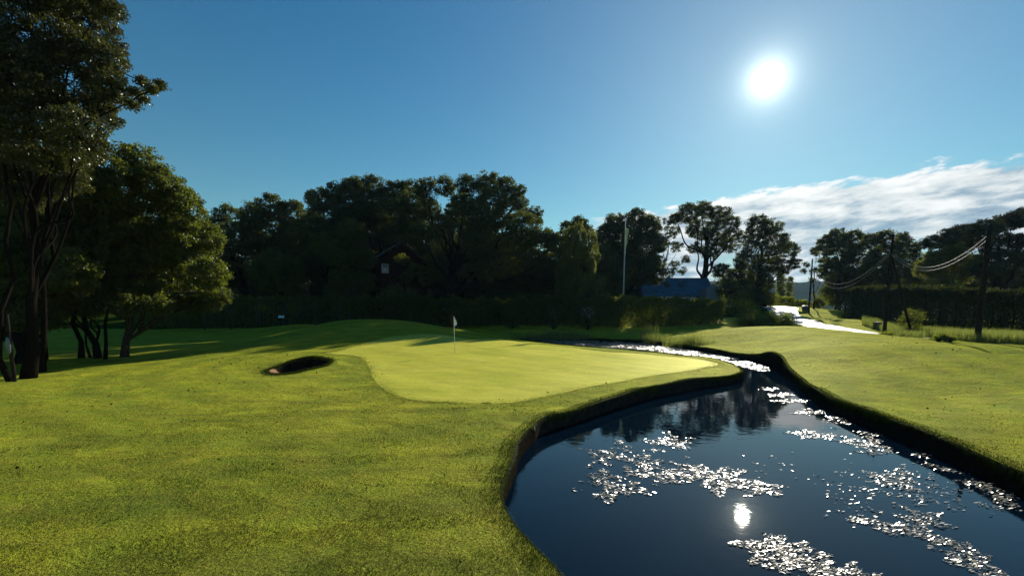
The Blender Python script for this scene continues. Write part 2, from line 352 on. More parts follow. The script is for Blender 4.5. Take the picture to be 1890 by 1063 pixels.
ceny = V2[Q][:, :, 1].mean(1); cenx = V2[Q][:, :, 0].mean(1)
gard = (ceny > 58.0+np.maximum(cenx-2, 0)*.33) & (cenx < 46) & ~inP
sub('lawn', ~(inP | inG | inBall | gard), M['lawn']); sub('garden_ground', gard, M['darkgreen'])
sub('putting_green', inG, M['green']); sub('sand_bunker', inB, M['sand']); sub('bunker_face', inF, M['earth'])  # bunker face borrows the near-black earth, putting its shade into the colour
# water sheet and pond bed
def disc(name, poly, z, mat, grown=.5):
    c = poly.mean(0); mb = MB(); n = len(poly)
    lo, hi = poly.min(0)-1, poly.max(0)+1
    gx = np.arange(lo[0], hi[0]+.5, .5); gy = np.arange(lo[1], hi[1]+.5, .5); A, B = np.meshgrid(gx, gy); X = np.c_[A.ravel(), B.ravel()]
    d, _ = sdist(poly, X); ii, jj = np.meshgrid(np.arange(len(gy)-1), np.arange(len(gx)-1), indexing='ij'); w = len(gx)
    q = np.stack([ii*w+jj, ii*w+jj+1, (ii+1)*w+jj+1, (ii+1)*w+jj], -1).reshape(-1, 4); q = q[d[q].min(1) < grown]
    u, inv = np.unique(q, return_inverse=True); mb.add(np.c_[X[u], np.full(len(u), z)], inv.reshape(-1, 4)); return mb.build(name, mat)
tag(disc('pond_water', POND, 0, M['water'], .12), kind='structure')
tag(disc('pond_bed', POND, -.7, M['earth'], .3), kind='structure')
# bank faces (strip along the outline)
dens = []
for a, b in zip(POND, np.roll(POND, -1, 0)):
    n = max(1, int(np.linalg.norm(b-a)/.09)); dens += [a+(b-a)*k/n for k in range(n)]
dens = np.array(dens); nd = len(dens)
tan = np.roll(dens, -1, 0)-np.roll(dens, 1, 0); tan /= np.linalg.norm(tan, axis=1)[:, None]
outn = np.c_[tan[:, 1], -tan[:, 0]]
if sdist(POND, dens[:1]+outn[:1]*.2)[0][0] < 0: outn = -outn
topz = height(dens[:, 0], dens[:, 1])
wall_pts = [onz(px, py, .38)[:2] for px, py in [(985,786), (1371,684)]]
i0 = int(np.argmin(((dens-wall_pts[0])**2).sum(1))); i1 = int(np.argmin(((dens-wall_pts[1])**2).sum(1)))
def jit(n, s, a): 
    r = np.cumsum(rng.normal(0, 1, n)); r -= np.convolve(np.pad(r, 12, mode='wrap'), np.ones(25)/25, 'valid')[:n]; return a*np.clip(r/ (r.std()+1e-6), -2, 2)
jj_ = jit(nd, 1, .018)
def strip(idx, name, mat, levels, thick=0):
    mb = MB(); idx = np.array(idx); n = len(idx); rows = []
    for off, zf in levels:
        o = dens[idx]-outn[idx]*(off+jj_[idx]*(1 if zf < .98 else 0))[:, None]
        z = topz[idx]*zf if zf >= 0 else np.full(n, zf)
        rows.append(np.c_[o, z])
    V = np.vstack(rows); q = [(r*n+k, r*n+k+1, (r+1)*n+k+1, (r+1)*n+k) for r in range(len(levels)-1) for k in range(n-1)]
    mb.add(V, q); return mb.build(name, mat, smooth=True)
wall_idx = list(range(i0, i1+1)); rest = list(range(i1, nd))+list(range(0, i0+1))
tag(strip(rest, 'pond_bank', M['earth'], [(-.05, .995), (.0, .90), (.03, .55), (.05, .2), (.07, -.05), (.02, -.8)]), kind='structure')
rw = empty('retaining_wall', (*dens[wall_idx[len(wall_idx)//2]], 0), label='low weathered timber retaining wall holding the putting green above the pond', cat='wall')
o = strip(wall_idx, 'wall_face', M['stone'], [(-.08, .93), (.03, .93), (.035, .5), (.035, -.05), (.0, -.8)]); o.parent = rw; o.matrix_parent_inverse.identity(); o.location = tuple(-Vector(rw.location))
# grass blades -------------------------------------------------------------
def blades(pts, hgt, wid, lean=.5, bias=None):
    n = len(pts); a = rng.uniform(0, 2*math.pi, n); h = hgt*rng.uniform(.5, 1.3, n); w = wid*rng.uniform(.7, 1.3, n)
    d = np.c_[np.cos(a), np.sin(a)]; ln = rng.uniform(.1, 1, n)*lean*h
    b = a+math.pi/2+rng.uniform(-.6, .6, n); s = np.c_[np.cos(b), np.sin(b)]*w[:, None]/2
    off = d*ln[:, None]
    if bias is not None: off = off+np.asarray(bias)*h[:, None]
    base = pts.copy(); base[:, 2] -= .01
    v0 = base.copy(); v0[:, :2] -= s; v1 = base.copy(); v1[:, :2] += s
    m = base.copy(); m[:, 2] += h*.6; m[:, :2] += off*.35; v2 = m.copy(); v2[:, :2] += s*.7; v3 = m.copy(); v3[:, :2] -= s*.7
    v4 = base.copy(); v4[:, 2] += h*.95; v4[:, :2] += off
    V = np.stack([v0, v1, v2, v3, v4], 1).reshape(-1, 3); k = np.arange(n)*5
    return V, np.stack([k, k+1, k+2, k+3], 1), np.stack([k+3, k+2, k+4], 1)
def scatter(n, x0, x1, y0, y1, pf=None):
    X = np.c_[rng.uniform(x0, x1, n), rng.uniform(y0, y1, n)]
    if pf is not None: X = X[rng.random(n) < pf(X)]
    return X
def outside(X, m=.0):
    d, _ = sdist(POND, X); g, _ = sdist(GREEN, X); b, _ = sdist(BUNK, X); return (d > m) & (g > .0) & (b > .1)
def infr(X):
    u = X[:, 0]/np.maximum(X[:, 1], .1); return (X[:, 1] > 3.0) & (np.abs(u) < 1.25)
mb = MB()
n = 1500000; rr_ = 3.2+17*rng.random(n)**1.15; aa = rng.uniform(-.93, .93, n); X = np.c_[np.sin(aa)*rr_, np.cos(aa)*rr_]
X = X[rng.random(n) < np.clip(1.15-(rr_-3)/16, 0, 1)]; X = X[rng.random(len(X)) < .62]; X = X[infr(X)]; X = X[outside(X)]
dd_ = np.hypot(X[:, 0], X[:, 1]); cl_ = .80+.20*np.sin(X[:, 0]*2.1+np.sin(X[:, 1]*1.7)*2)*np.sin(X[:, 1]*2.6+X[:, 0]*.8)
p = np.c_[X, height(X[:, 0], X[:, 1])]; hs_ = cl_*np.interp(dd_, [3, 9, 20], [1., .82, .6])
for lo_, hi_, w_ in [(0, 6, .0042), (6, 9, .0058), (9, 13, .008), (13, 21, .011)]:
    for l2, h2 in [(0, .5), (.5, .7), (.7, .9), (.9, 2)]:
        mm = (dd_ >= lo_) & (dd_ < hi_) & (hs_ >= l2) & (hs_ < h2)
        if mm.any(): mb.add(*blades(p[mm], .038*(l2+min(h2, 1.1))/2, w_, 1.2))
# overhanging edge tufts
k = rng.integers(0, nd, 26000); X = dens[k]+tan[k]*rng.uniform(-.06, .06, (26000, 1))+outn[k]*(rng.uniform(-.01, .12, len(k)))[:, None]; dist = np.hypot(X[:, 0], X[:, 1])
p = np.c_[X, height(X[:, 0], X[:, 1])]
g1 = dist < 14
mb.add(*blades(p[g1], .04, .006, 1.2)); mb.add(*blades(p[~g1], .05, .012, 1.0))
V, q, t = blades(p[g1][::4], .07, .006, .6); mb.add(V, q, t)
k = rng.integers(0, nd, 60000); k = k[dens[k][:, 1] < 17]; X = dens[k]+tan[k]*rng.uniform(-.06, .06, (len(k), 1))+outn[k]*(rng.uniform(.0, .3, len(k)))[:, None]
p = np.c_[X, height(X[:, 0], X[:, 1])]; mb.add(*blades(p, .05, .006, 1.2))
# grass hanging over the bank face
k = rng.integers(0, nd, 52000); cl_ = (np.sin(k*.21)+np.sin(k*.073+1)+np.sin(k*.013))/3; k = k[rng.random(len(k)) < .35+.5*cl_]
X = dens[k]+tan[k]*rng.uniform(-.06, .06, (len(k), 1))-outn[k]*rng.uniform(-.02, .035, (len(k), 1)); hh_ = rng.uniform(.04, .2, len(k))*(1+.5*np.sin(k*.11)); zt = topz[k]
o0 = np.c_[X, zt+.01]; dn_ = -outn[k]*rng.uniform(.02, .07, (len(k), 1))+tan[k]*rng.normal(0, .03, (len(k), 1)); w_ = tan[k]*np.where(np.hypot(X[:, 0], X[:, 1]) < 14, .004, .009)[:, None]
v0 = o0.copy(); v0[:, :2] -= w_; v1 = o0.copy(); v1[:, :2] += w_; v2 = o0.copy(); v2[:, :2] += w_+dn_*.8; v2[:, 2] -= hh_*.5; v3 = o0.copy(); v3[:, :2] += -w_+dn_*.8; v3[:, 2] -= hh_*.5; v4 = o0.copy(); v4[:, :2] += dn_; v4[:, 2] -= hh_
kk = np.arange(len(k))*5; mb.add(np.stack([v0, v1, v2, v3, v4], 1).reshape(-1, 3), np.stack([kk, kk+1, kk+2, kk+3], 1), np.stack([kk+3, kk+2, kk+4], 1))
# fringe of slightly longer grass feathering the edge of the green
ng = len(GREEN); k = rng.integers(0, ng, 42000); f_ = rng.random(len(k))[:, None]; X = GREEN[k]*(1-f_)+GREEN[(k+1) % ng]*f_; X = X+rng.normal(0, .22, X.shape)*(1+.4*np.sin(k*.7))[:, None]
X = X[(X[:, 1] < 40)]; p = np.c_[X, height(X[:, 0], X[:, 1])]; mb.add(*blades(p, .022, .011, 1.2))
# rim tufts around the bunker
aa = rng.uniform(0, 2*math.pi, 5000); rr = 1+rng.exponential(.07, 5000)
bi = (aa/(2*math.pi)*28).astype(int) % 28; fr = (aa/(2*math.pi)*28) % 1
bp_ = BUNK[bi]*(1-fr[:, None])+BUNK[(bi+1) % 28]*fr[:, None]; X = bc[:2]+(bp_-bc[:2])*rr[:, None]
p = np.c_[X, height(X[:, 0], X[:, 1])]; mb.add(*blades(p, .10, .014, 1.0))
tag(mb.build('mown_grass', M['blade']), kind='stuff', label='short mown grass blades on the banks around the pond', cat='grass')
# fallen leaves and worm casts on the turf
X = np.vstack([scatter(1500, -16, 4, 5, 26), scatter(900, 8, 26, 8, 32)]); X = X[infr(X)]; X = X[(sdist(POND, X)[0] > .1) & (sdist(GREEN, X)[0] > -.6)]; X = X[rng.random(len(X)) < .25+.75*(np.sin(X[:, 0]*.9+np.sin(X[:, 1]*.6)*2) > .1)]
n = len(X); c = np.c_[X, height(X[:, 0], X[:, 1])+.022]; a = rng.uniform(0, 6.28, n); l = rng.uniform(.012, .032, n)[:, None]*np.interp(X[:, 1], [5, 25], [1, 1.7])[:, None]
d_ = np.c_[np.cos(a), np.sin(a), rng.normal(0, .3, n)]*l; e_ = np.c_[-np.sin(a), np.cos(a), rng.normal(0, .5, n)]*l*.6
lb = MB(); lb.add(np.stack([c-d_, c+e_, c+d_, c-e_], 1).reshape(-1, 3), np.arange(n*4).reshape(-1, 4))
tag(lb.build('fallen_leaves', simple('dead_leaf', (.035, .028, .014), .9, 0., .5, 3)), kind='stuff', label='dark scraps of dead leaf and worm casts dotted over the short grass', cat='leaf litter')
# tall grass strip right of the road
mb = MB(); n = 60000; tpx = rng.uniform(1585, 1990, n); Yf = rng.random(n)
Yn = np.interp(tpx, [1585, 1660, 1750, 1890, 1990], [52, 34.5, 28.5, 24.5, 22.5]); Yb = np.interp(tpx, [1585, 1660, 1750, 1890, 1990], [60, 44, 39, 33, 30])
Yd = Yn+(Yb-Yn)*Yf; X = np.c_[(tpx-CX)/F*Yd/cT*1.0, Yd]
cl = np.sin(X[:, 0]*1.3+np.sin(X[:, 1]*.9)*2)*.5+.5; X = X[rng.random(n) < .35+.65*cl]
p = np.c_[X, height(X[:, 0], X[:, 1])]; mb.add(*blades(p, .62, .022, .5))
tag(mb.build('tall_grass', M['tall']), kind='stuff', label='unmown tall grass growing between the right lawn and the dark hedge', cat='grass')
# ------------------------------------------------------------------ reeds
def reed_clump(p, rad, hh, n):
    r = rng.uniform(0, 1, n)**.6*rad; a = rng.uniform(0, 2*math.pi, n); X = np.c_[p[0]+r*np.cos(a)*1.5, p[1]+r*np.sin(a)*.6]
    q = np.c_[X, np.full(n, p[2])]; return blades(q, hh, .022, .35)
for px, py, Y, rad, hh in [(975,624,50,1.3,.7),(1005,624,50,1.3,1.0),(1035,626,50,1.2,1.1),(1065,626,50,1.0,1.0),(1085,627,50,.8,.7),(1200,632,46,.7,1.6),(1215,635,44,.9,1.0),(1235,637,43,1.0,.9),(1255,641,40,.9,.8),(1272,642,39,.5,1.2),(1287,644,38.5,.5,1.2),(1312,647,38,.5,.8)]:
    q = at(px, py, Y); z = .05; mb = MB(); mb.add(*reed_clump((q[0], Y+.6, z), rad, hh, 420 if rad > .8 else 260))
    tag(mb.build('reed_clump', M['tall'], loc=(q[0], Y+.6, 0)), label='clump of upright green reeds at the far edge of the pond channel', cat='reeds', group='reed clumps along the far pond edge')
# ------------------------------------------------------------------ floating leaves
mb = MB()
def pads(pts, ln, tilt=.2):
    cs = ln*.66; key = np.floor(pts[:, 0]/cs).astype(int)*100003+np.floor(pts[:, 1]/cs*1.0).astype(int); _, ui = np.unique(key, return_index=True); pts = pts[ui]
    n = len(pts); a = rng.normal(0.12, .5, n); l = ln*rng.uniform(.5, 1.35, n); w = l*rng.uniform(.24, .42, n)
    d = np.c_[np.cos(a), np.sin(a), rng.normal(0, tilt, n)]; s = np.c_[-np.sin(a), np.cos(a), rng.normal(0, tilt, n)]
    c = np.c_[pts, .008+rng.uniform(0, .014, n)]
    l = l[:, None]/2; w = w[:, None]/2
    V = np.stack([c-d*l, c-d*l*.3+s*w, c+d*l*.5+s*w*.85, c+d*l, c+d*l*.4-s*w, c-d*l*.4-s*w*.9], 1)
    V[:, :, 2] = np.maximum(V[:, :, 2], .003)
    V = V.reshape(-1, 3); k = np.arange(n)*6
    mb.add(V, np.vstack([np.stack([k, k+1, k+4, k+5], 1), np.stack([k+1, k+2, k+3, k+4], 1)]))
def patchnoise(X, s):
    return (np.sin(X[:, 0]*s*2.1+1.7*np.sin(X[:, 1]*s*1.3))+np.sin(X[:, 1]*s*2.6+1.3*np.sin(X[:, 0]*s*1.9+2))+np.sin((X[:, 0]+X[:, 1])*s*3.7))/3
def ell(cx, cy, rx, ry, n, ln, thr=-.15, rot=0, sc=2.2):
    r = np.sqrt(rng.random(n)); a = rng.uniform(0, 2*math.pi, n); r = r*(.75+.25*np.sin(a*5+cx)+.15*np.sin(a*11+cy))
    ex, ey = rx*r*np.cos(a), ry*r*np.sin(a); c, s = math.cos(rot), math.sin(rot)
    px, py = cx+ex*c-ey*s, cy+ex*s+ey*c
    X = np.array([onz(u, v, 0)[:2] for u, v in zip(px, py)])
    X = X[patchnoise(X, sc)+.5*patchnoise(X[:, ::-1]+3, sc*3.1) > thr-.12]; d, _ = sdist(POND, X); X = X[d < -.02]; pads(X, ln*.78)
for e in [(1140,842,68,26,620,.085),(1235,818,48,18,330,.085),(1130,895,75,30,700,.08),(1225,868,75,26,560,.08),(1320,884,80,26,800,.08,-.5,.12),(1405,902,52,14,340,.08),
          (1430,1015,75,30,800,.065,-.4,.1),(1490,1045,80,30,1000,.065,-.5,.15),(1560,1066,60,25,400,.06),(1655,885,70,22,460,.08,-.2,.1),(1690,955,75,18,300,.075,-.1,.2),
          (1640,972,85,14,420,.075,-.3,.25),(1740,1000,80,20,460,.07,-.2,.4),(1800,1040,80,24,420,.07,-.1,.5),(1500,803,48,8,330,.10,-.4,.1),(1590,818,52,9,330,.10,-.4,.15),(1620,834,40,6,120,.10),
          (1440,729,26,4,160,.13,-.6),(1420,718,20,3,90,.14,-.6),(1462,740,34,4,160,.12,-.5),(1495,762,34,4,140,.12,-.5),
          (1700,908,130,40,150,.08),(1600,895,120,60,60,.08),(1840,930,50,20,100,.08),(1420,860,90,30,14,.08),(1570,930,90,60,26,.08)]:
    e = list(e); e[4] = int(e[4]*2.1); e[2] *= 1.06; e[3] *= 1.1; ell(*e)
# drifts hugging the right bank
n = 2000; u = rng.random(n); bx = np.interp(u, [0, .2, .5, .8, 1], [1480, 1560, 1690, 1830, 1910]); by = np.interp(u, [0, .2, .5, .8, 1], [756, 785, 842, 905, 950])+rng.normal(0, 5, n)
X = np.array([onz(a, b, 0)[:2] for a, b in zip(bx, by)]); X = X[patchnoise(X, 1.5) > .12]; X = X[sdist(POND, X)[0] < -.03]; pads(X, .085)
# thick mat in the channel behind the green
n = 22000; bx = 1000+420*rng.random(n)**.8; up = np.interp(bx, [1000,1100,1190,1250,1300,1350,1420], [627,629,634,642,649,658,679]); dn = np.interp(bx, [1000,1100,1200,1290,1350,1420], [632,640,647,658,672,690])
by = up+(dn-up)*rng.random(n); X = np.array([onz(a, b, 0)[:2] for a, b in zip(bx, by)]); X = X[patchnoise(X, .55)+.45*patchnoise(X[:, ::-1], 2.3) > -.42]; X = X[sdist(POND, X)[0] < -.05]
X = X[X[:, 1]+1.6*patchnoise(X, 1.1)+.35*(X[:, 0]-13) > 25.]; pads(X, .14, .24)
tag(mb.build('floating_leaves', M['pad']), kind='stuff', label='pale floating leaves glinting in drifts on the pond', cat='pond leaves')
# ------------------------------------------------------------------ trees
def leaves(c, size, up=.5, droop=0.):
    n = len(c); d = rng.normal(0, 1, (n, 3)); d[:, 2] -= droop; d /= np.linalg.norm(d, axis=1)[:, None]
    nn = rng.normal(0, 1, (n, 3)); nn[:, 2] += up; s = np.cross(d, nn); s /= (np.linalg.norm(s, axis=1)[:, None]+1e-9)
    l = (size*rng.uniform(.55, 1.25, n)/2)[:, None]; w = l*.55
    V = np.stack([c-d*l, c+s*w, c+d*l, c-s*w], 1).reshape(-1, 3); return V, np.arange(n*4).reshape(-1, 4)
def tree(name, label, base, Y, lobes, mat, leaf=.22, tr=.12, bark='bark', dens_=1., cat='tree', group=None, depth=.5, trunk_top=.72, style='round', tuft=1., extra_trunks=(), bare=1.):
    """lobes: (px, py, r) crown masses traced at depth Y; every mass gets its own depth inside the crown"""
    Y = rm(base[0], Y)
    b = at(base[0], 571, Y); bz = hz(b[0], Y); B0 = np.array([b[0], Y, bz])
    Ls = []; pxs = [l[0] for l in lobes]; W_ = (max(pxs)-min(pxs))/F*Y*.5+1e-3
    for l in lobes:
        r = l[2]/F*Y; dy = (l[3] if len(l) > 3 else rng.uniform(-1, 1))*min(depth*W_, 5); c = at(l[0], l[1], Y+dy); Ls.append((c, r*(Y+dy)/Y))
    ctr = np.mean([c for c, r in Ls], 0); topz_ = max(c[2] for c, r in Ls)
    root = empty(name, B0, label=label, cat=cat, group=group)
    tb = MB(); cb = MB(); th = topz_-bz
    lean = base[1] if len(base) > 1 else 0
    tp = np.array([ctr[0]*.7+B0[0]*.3+lean*0, ctr[1]*.5+B0[1]*.5, bz+th*trunk_top])
    def path(a, c, k=6, wob=.04, sag=0):
        t = np.linspace(0, 1, k)[:, None]; p = a+(c-a)*t; ll = np.linalg.norm(c-a)
        w = rng.normal(0, wob*ll, (k, 3)); w[0] = 0; w[-1] = 0; p = p+w; p[:, 2] += sag*ll*np.sin(t[:, 0]*math.pi); return p
    trunk = path(B0-[0, 0, .3], tp, 8, .012); rads = np.linspace(tr, tr*.35, 8); rads[0] = tr*1.5; rads[1] = tr*1.05
    tb.tube(trunk, rads, 9)
    for ex in extra_trunks:
        e0 = at(ex[0], 571, Y+ex[2]); e0[2] = hz(e0[0], e0[1])-.3; e1 = at(ex[1], ex[3], Y+ex[2]*.5); pp = path(e0, e1, 7, .02); rr_ = np.linspace(ex[4], ex[4]*.5, 7); rr_[0] *= 1.4; tb.tube(pp, rr_, 8)
    for c, r in Ls:
        f = np.clip((c[2]-bz)/th-.25, .15, .95)*7; k = int(np.clip(round(f), 1, 7)); a = trunk[k]
        ra = rads[k]*.42
        if r < .4*max(1, Y/60):
            big = [(np.linalg.norm(c-c2)+.001*(r2 <= r), c2) for c2, r2 in Ls if r2 > r]
            if big: a = min(big, key=lambda q: q[0])[1]; ra = min(ra, .035)
        if style != 'none':
            pp = catmull(path(a, c, 5, .045 if r > .6 else .012, .05), 4, False); tb.tube(pp, np.linspace(ra, max(.015, ra*.25), len(pp)), 6)
        tR = (.30+.10*r)*tuft*(leaf/.22)**.35; nt = int(np.clip(7.5*dens_*(r/tR)**2, 10, 330))
        u = rng.normal(0, 1, (nt, 3)); u /= np.linalg.norm(u, axis=1)[:, None]; rad = r*(.35+.65*rng.random(nt)**.5)
        u[:, 2] *= (.85 if style == 'round' else .6 if style == 'pine' else 1.)
        tc = c+u*rad[:, None]
        if style == 'weep': tc[:, 2] -= rng.random(nt)*r*.3
        for q in tc[rng.permutation(nt)[:int(9*bare)]]:
            tb.tube(path(c if style != 'pine' else c, q, 4, .06), np.linspace(max(.025, ra*.3), .012, 4), 4, False)
        nl = int(max(14, 13*(tR/leaf)**2)); cc = np.repeat(tc, nl, 0)
        g = rng.normal(0, 1, (len(cc), 3)); g /= (np.linalg.norm(g, axis=1)[:, None]); g *= (rng.random(len(cc))**.45)[:, None]
        sh = np.repeat(rng.uniform(.6, 1.25, nt)*tR, nl)[:, None]
        if style == 'weep': g = g*[.45, .45, 1.6]
        if style == 'pine': g = g*[1.2, 1.2, .7]
        else: g = g*[1.1, 1.1, .75] if style == 'round' else g
        cb.add(*leaves(cc+g*sh, leaf, .7, .6 if style == 'weep' else .2))
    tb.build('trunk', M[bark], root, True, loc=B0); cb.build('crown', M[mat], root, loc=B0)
    return root
GB = 'tall background trees beyond the garden hedge'; GLt = 'trees on the left side of the course'
# --- left side
tree('alder_tree', 'tallest tree at the left edge with small glinting leaves, crown cut off by the top', (34,), 19,
     [(60,60,80),(150,35,50),(190,12,28),(120,150,75),(185,120,42),(205,165,30),(190,210,28),(60,240,80),(140,245,50),(10,330,75),(105,320,50),(-80,100,90),(-60,250,90),(100,-60,80),(-40,-80,90),(170,280,25),(20,150,70),(240,190,9),(262,182,8),(280,166,7),(296,158,8),(262,152,8),(250,170,5),(215,90,16)],
     'leaf_alder', leaf=.11, tr=.2, dens_=.85, depth=.45, tuft=.85, group=GLt, extra_trunks=[(8,6,-1,300,.10),(62,100,2,330,.12)])
tree('maple_tree', 'broad maple with sunlit right side standing on a single leaning trunk on the left lawn', (220,), 27,
     [(252,300,38),(292,340,42),(205,345,60),(335,385,42),(275,410,62),(368,440,40),(385,505,36),(325,505,58),(250,495,70),(398,548,24),(352,558,30),(292,562,24),(205,440,70),(185,525,42),(310,450,50),(230,560,26)],
     'leaf_maple', leaf=.15, tr=.17, bark='barkpale', dens_=1.0, tuft=.8, depth=.6, group=GLt)
tree('maple_tree', 'dark double stemmed tree between the leaning maple and the left edge', (172,), 26.2,
     [(140,340,60),(60,350,60),(10,370,60),(80,400,70),(150,440,70),(60,480,80),(130,520,55),(110,560,38),(40,560,50),(20,420,60),(165,570,22)],
     'leaf_maple', leaf=.16, tr=.16, dens_=1.0, depth=.7, group=GLt, extra_trunks=[(140,134,.3,440,.13),(184,195,-.4,450,.09),(160,150,.5,480,.06)])
tree('maple_tree', 'dark low crowned tree at the far left behind the leaning alder', (30,), 24,
     [(20,500,80),(60,480,70),(10,400,80),(90,420,60),(30,560,60),(120,500,50),(-40,420,90),(-60,540,80),(70,560,50),(20,600,36),(90,590,24)],
     'leaf_maple', leaf=.17, tr=.3, dens_=1.0, depth=.7, group=GLt, extra_trunks=[(70,100,1.,450,.14)])
# --- background left to right
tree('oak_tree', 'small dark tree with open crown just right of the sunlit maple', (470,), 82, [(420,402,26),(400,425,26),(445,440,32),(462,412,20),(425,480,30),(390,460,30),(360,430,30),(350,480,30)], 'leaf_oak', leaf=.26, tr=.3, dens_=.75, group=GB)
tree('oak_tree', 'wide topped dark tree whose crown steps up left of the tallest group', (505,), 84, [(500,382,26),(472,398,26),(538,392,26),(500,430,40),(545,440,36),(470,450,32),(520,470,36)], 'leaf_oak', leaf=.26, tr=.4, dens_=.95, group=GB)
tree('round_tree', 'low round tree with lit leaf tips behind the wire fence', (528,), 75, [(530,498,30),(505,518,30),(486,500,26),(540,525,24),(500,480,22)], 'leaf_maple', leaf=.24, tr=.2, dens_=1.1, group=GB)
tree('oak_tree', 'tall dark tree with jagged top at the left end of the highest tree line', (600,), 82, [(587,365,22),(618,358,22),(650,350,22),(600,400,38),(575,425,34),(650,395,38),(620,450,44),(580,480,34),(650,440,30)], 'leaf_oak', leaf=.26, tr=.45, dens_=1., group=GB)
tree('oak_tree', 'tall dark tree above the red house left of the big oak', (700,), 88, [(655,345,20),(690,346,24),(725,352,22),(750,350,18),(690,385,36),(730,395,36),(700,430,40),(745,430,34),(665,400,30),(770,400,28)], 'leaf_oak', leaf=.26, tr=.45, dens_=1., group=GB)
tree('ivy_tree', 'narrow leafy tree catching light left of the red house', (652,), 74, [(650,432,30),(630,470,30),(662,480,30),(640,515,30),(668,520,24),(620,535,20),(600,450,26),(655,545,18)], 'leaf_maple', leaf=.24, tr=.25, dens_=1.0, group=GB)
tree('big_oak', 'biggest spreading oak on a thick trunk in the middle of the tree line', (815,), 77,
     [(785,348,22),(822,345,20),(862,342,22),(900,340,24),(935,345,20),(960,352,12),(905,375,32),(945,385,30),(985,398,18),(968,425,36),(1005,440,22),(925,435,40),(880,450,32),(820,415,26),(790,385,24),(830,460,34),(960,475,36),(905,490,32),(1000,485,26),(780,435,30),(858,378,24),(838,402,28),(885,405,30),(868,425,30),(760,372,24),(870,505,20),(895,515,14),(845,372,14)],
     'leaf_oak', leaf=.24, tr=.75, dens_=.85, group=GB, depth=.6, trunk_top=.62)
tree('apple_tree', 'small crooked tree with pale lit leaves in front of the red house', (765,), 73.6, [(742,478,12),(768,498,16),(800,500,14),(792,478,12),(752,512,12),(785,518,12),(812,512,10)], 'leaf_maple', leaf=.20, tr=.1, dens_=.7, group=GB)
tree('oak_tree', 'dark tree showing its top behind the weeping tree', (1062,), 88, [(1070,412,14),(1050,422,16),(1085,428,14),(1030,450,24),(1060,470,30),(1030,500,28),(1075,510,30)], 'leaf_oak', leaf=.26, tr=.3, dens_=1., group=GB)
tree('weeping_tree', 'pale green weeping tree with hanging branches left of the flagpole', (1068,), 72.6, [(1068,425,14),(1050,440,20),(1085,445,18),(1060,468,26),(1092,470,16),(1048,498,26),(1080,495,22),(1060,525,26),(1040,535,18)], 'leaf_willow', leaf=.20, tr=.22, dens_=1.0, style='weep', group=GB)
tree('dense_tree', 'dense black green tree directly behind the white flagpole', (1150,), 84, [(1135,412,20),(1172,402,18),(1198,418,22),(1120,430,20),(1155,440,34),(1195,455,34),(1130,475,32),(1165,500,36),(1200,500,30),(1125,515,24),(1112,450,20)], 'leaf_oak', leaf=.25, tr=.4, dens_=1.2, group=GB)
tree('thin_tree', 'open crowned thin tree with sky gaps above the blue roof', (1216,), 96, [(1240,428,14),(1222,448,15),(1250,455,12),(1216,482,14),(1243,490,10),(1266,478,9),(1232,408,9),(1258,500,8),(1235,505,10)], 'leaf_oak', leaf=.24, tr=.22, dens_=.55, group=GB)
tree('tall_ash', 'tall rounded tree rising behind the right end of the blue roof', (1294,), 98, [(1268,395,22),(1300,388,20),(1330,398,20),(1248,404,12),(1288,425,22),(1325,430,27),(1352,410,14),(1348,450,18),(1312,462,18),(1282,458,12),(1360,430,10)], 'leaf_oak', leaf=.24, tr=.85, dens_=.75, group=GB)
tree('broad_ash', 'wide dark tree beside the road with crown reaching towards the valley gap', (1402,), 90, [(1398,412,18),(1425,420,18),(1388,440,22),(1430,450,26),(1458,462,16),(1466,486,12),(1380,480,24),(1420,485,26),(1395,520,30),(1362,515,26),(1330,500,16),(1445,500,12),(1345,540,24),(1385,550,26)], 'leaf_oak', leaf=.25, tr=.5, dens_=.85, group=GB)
tree('roadside_tree', 'first dark tree right of the valley gap by the left utility pole', (1545,), 90, [(1548,438,18),(1525,448,16),(1578,440,18),(1508,462,10),(1550,470,28),(1590,475,30),(1535,500,22),(1570,515,30)], 'leaf_oak', leaf=.25, tr=.45, dens_=.95, group=GB)
tree('roadside_tree', 'flat topped dark tree behind the middle utility pole', (1640,), 82, [(1608,444,15),(1635,438,15),(1665,444,16),(1688,458,12),(1640,470,28),(1675,480,24),(1615,495,26),(1650,515,28),(1690,505,18)], 'leaf_oak', leaf=.25, tr=.4, dens_=.95, group=GB)
tree('round_tree', 'lower rounded tree with olive top between the middle and right utility poles', (1745,), 60, [(1740,475,26),(1765,470,24),(1720,495,24),(1760,505,28),(1790,490,22),(1735,520,22)], 'leaf_willow', leaf=.2, tr=.2, dens_=1.0, group=GB)
tree('pine_tree', 'wide layered pine with sky showing between its tiers at the right edge', (1850,), 62, [(1722,448,20),(1750,436,22),(1785,428,24),(1822,420,24),(1860,410,26),(1892,400,28),(1930,395,30),(1720,475,14),(1775,452,16),(1880,445,22),(1830,462,18),(1920,450,30),(1870,492,26),(1910,510,30),(1800,480,16),(1850,520,22),(1760,455,18),(1800,445,20),(1845,440,20),(1850,475,24),(1900,475,26),(1820,500,24)], 'leaf_pine', leaf=.17, tr=.4, dens_=.8, style='pine', group=GB, tuft=.9)
tree('sparse_tree', 'slender half bare young tree next to the left utility pole', (1502,), 78, [(1490,488,6),(1503,500,7),(1514,482,6),(1483,500,5),(1508,468,5),(1516,505,7),(1498,518,6)], 'leaf_oak', leaf=.22, tr=.12, dens_=.6, group=GB, bare=.7)
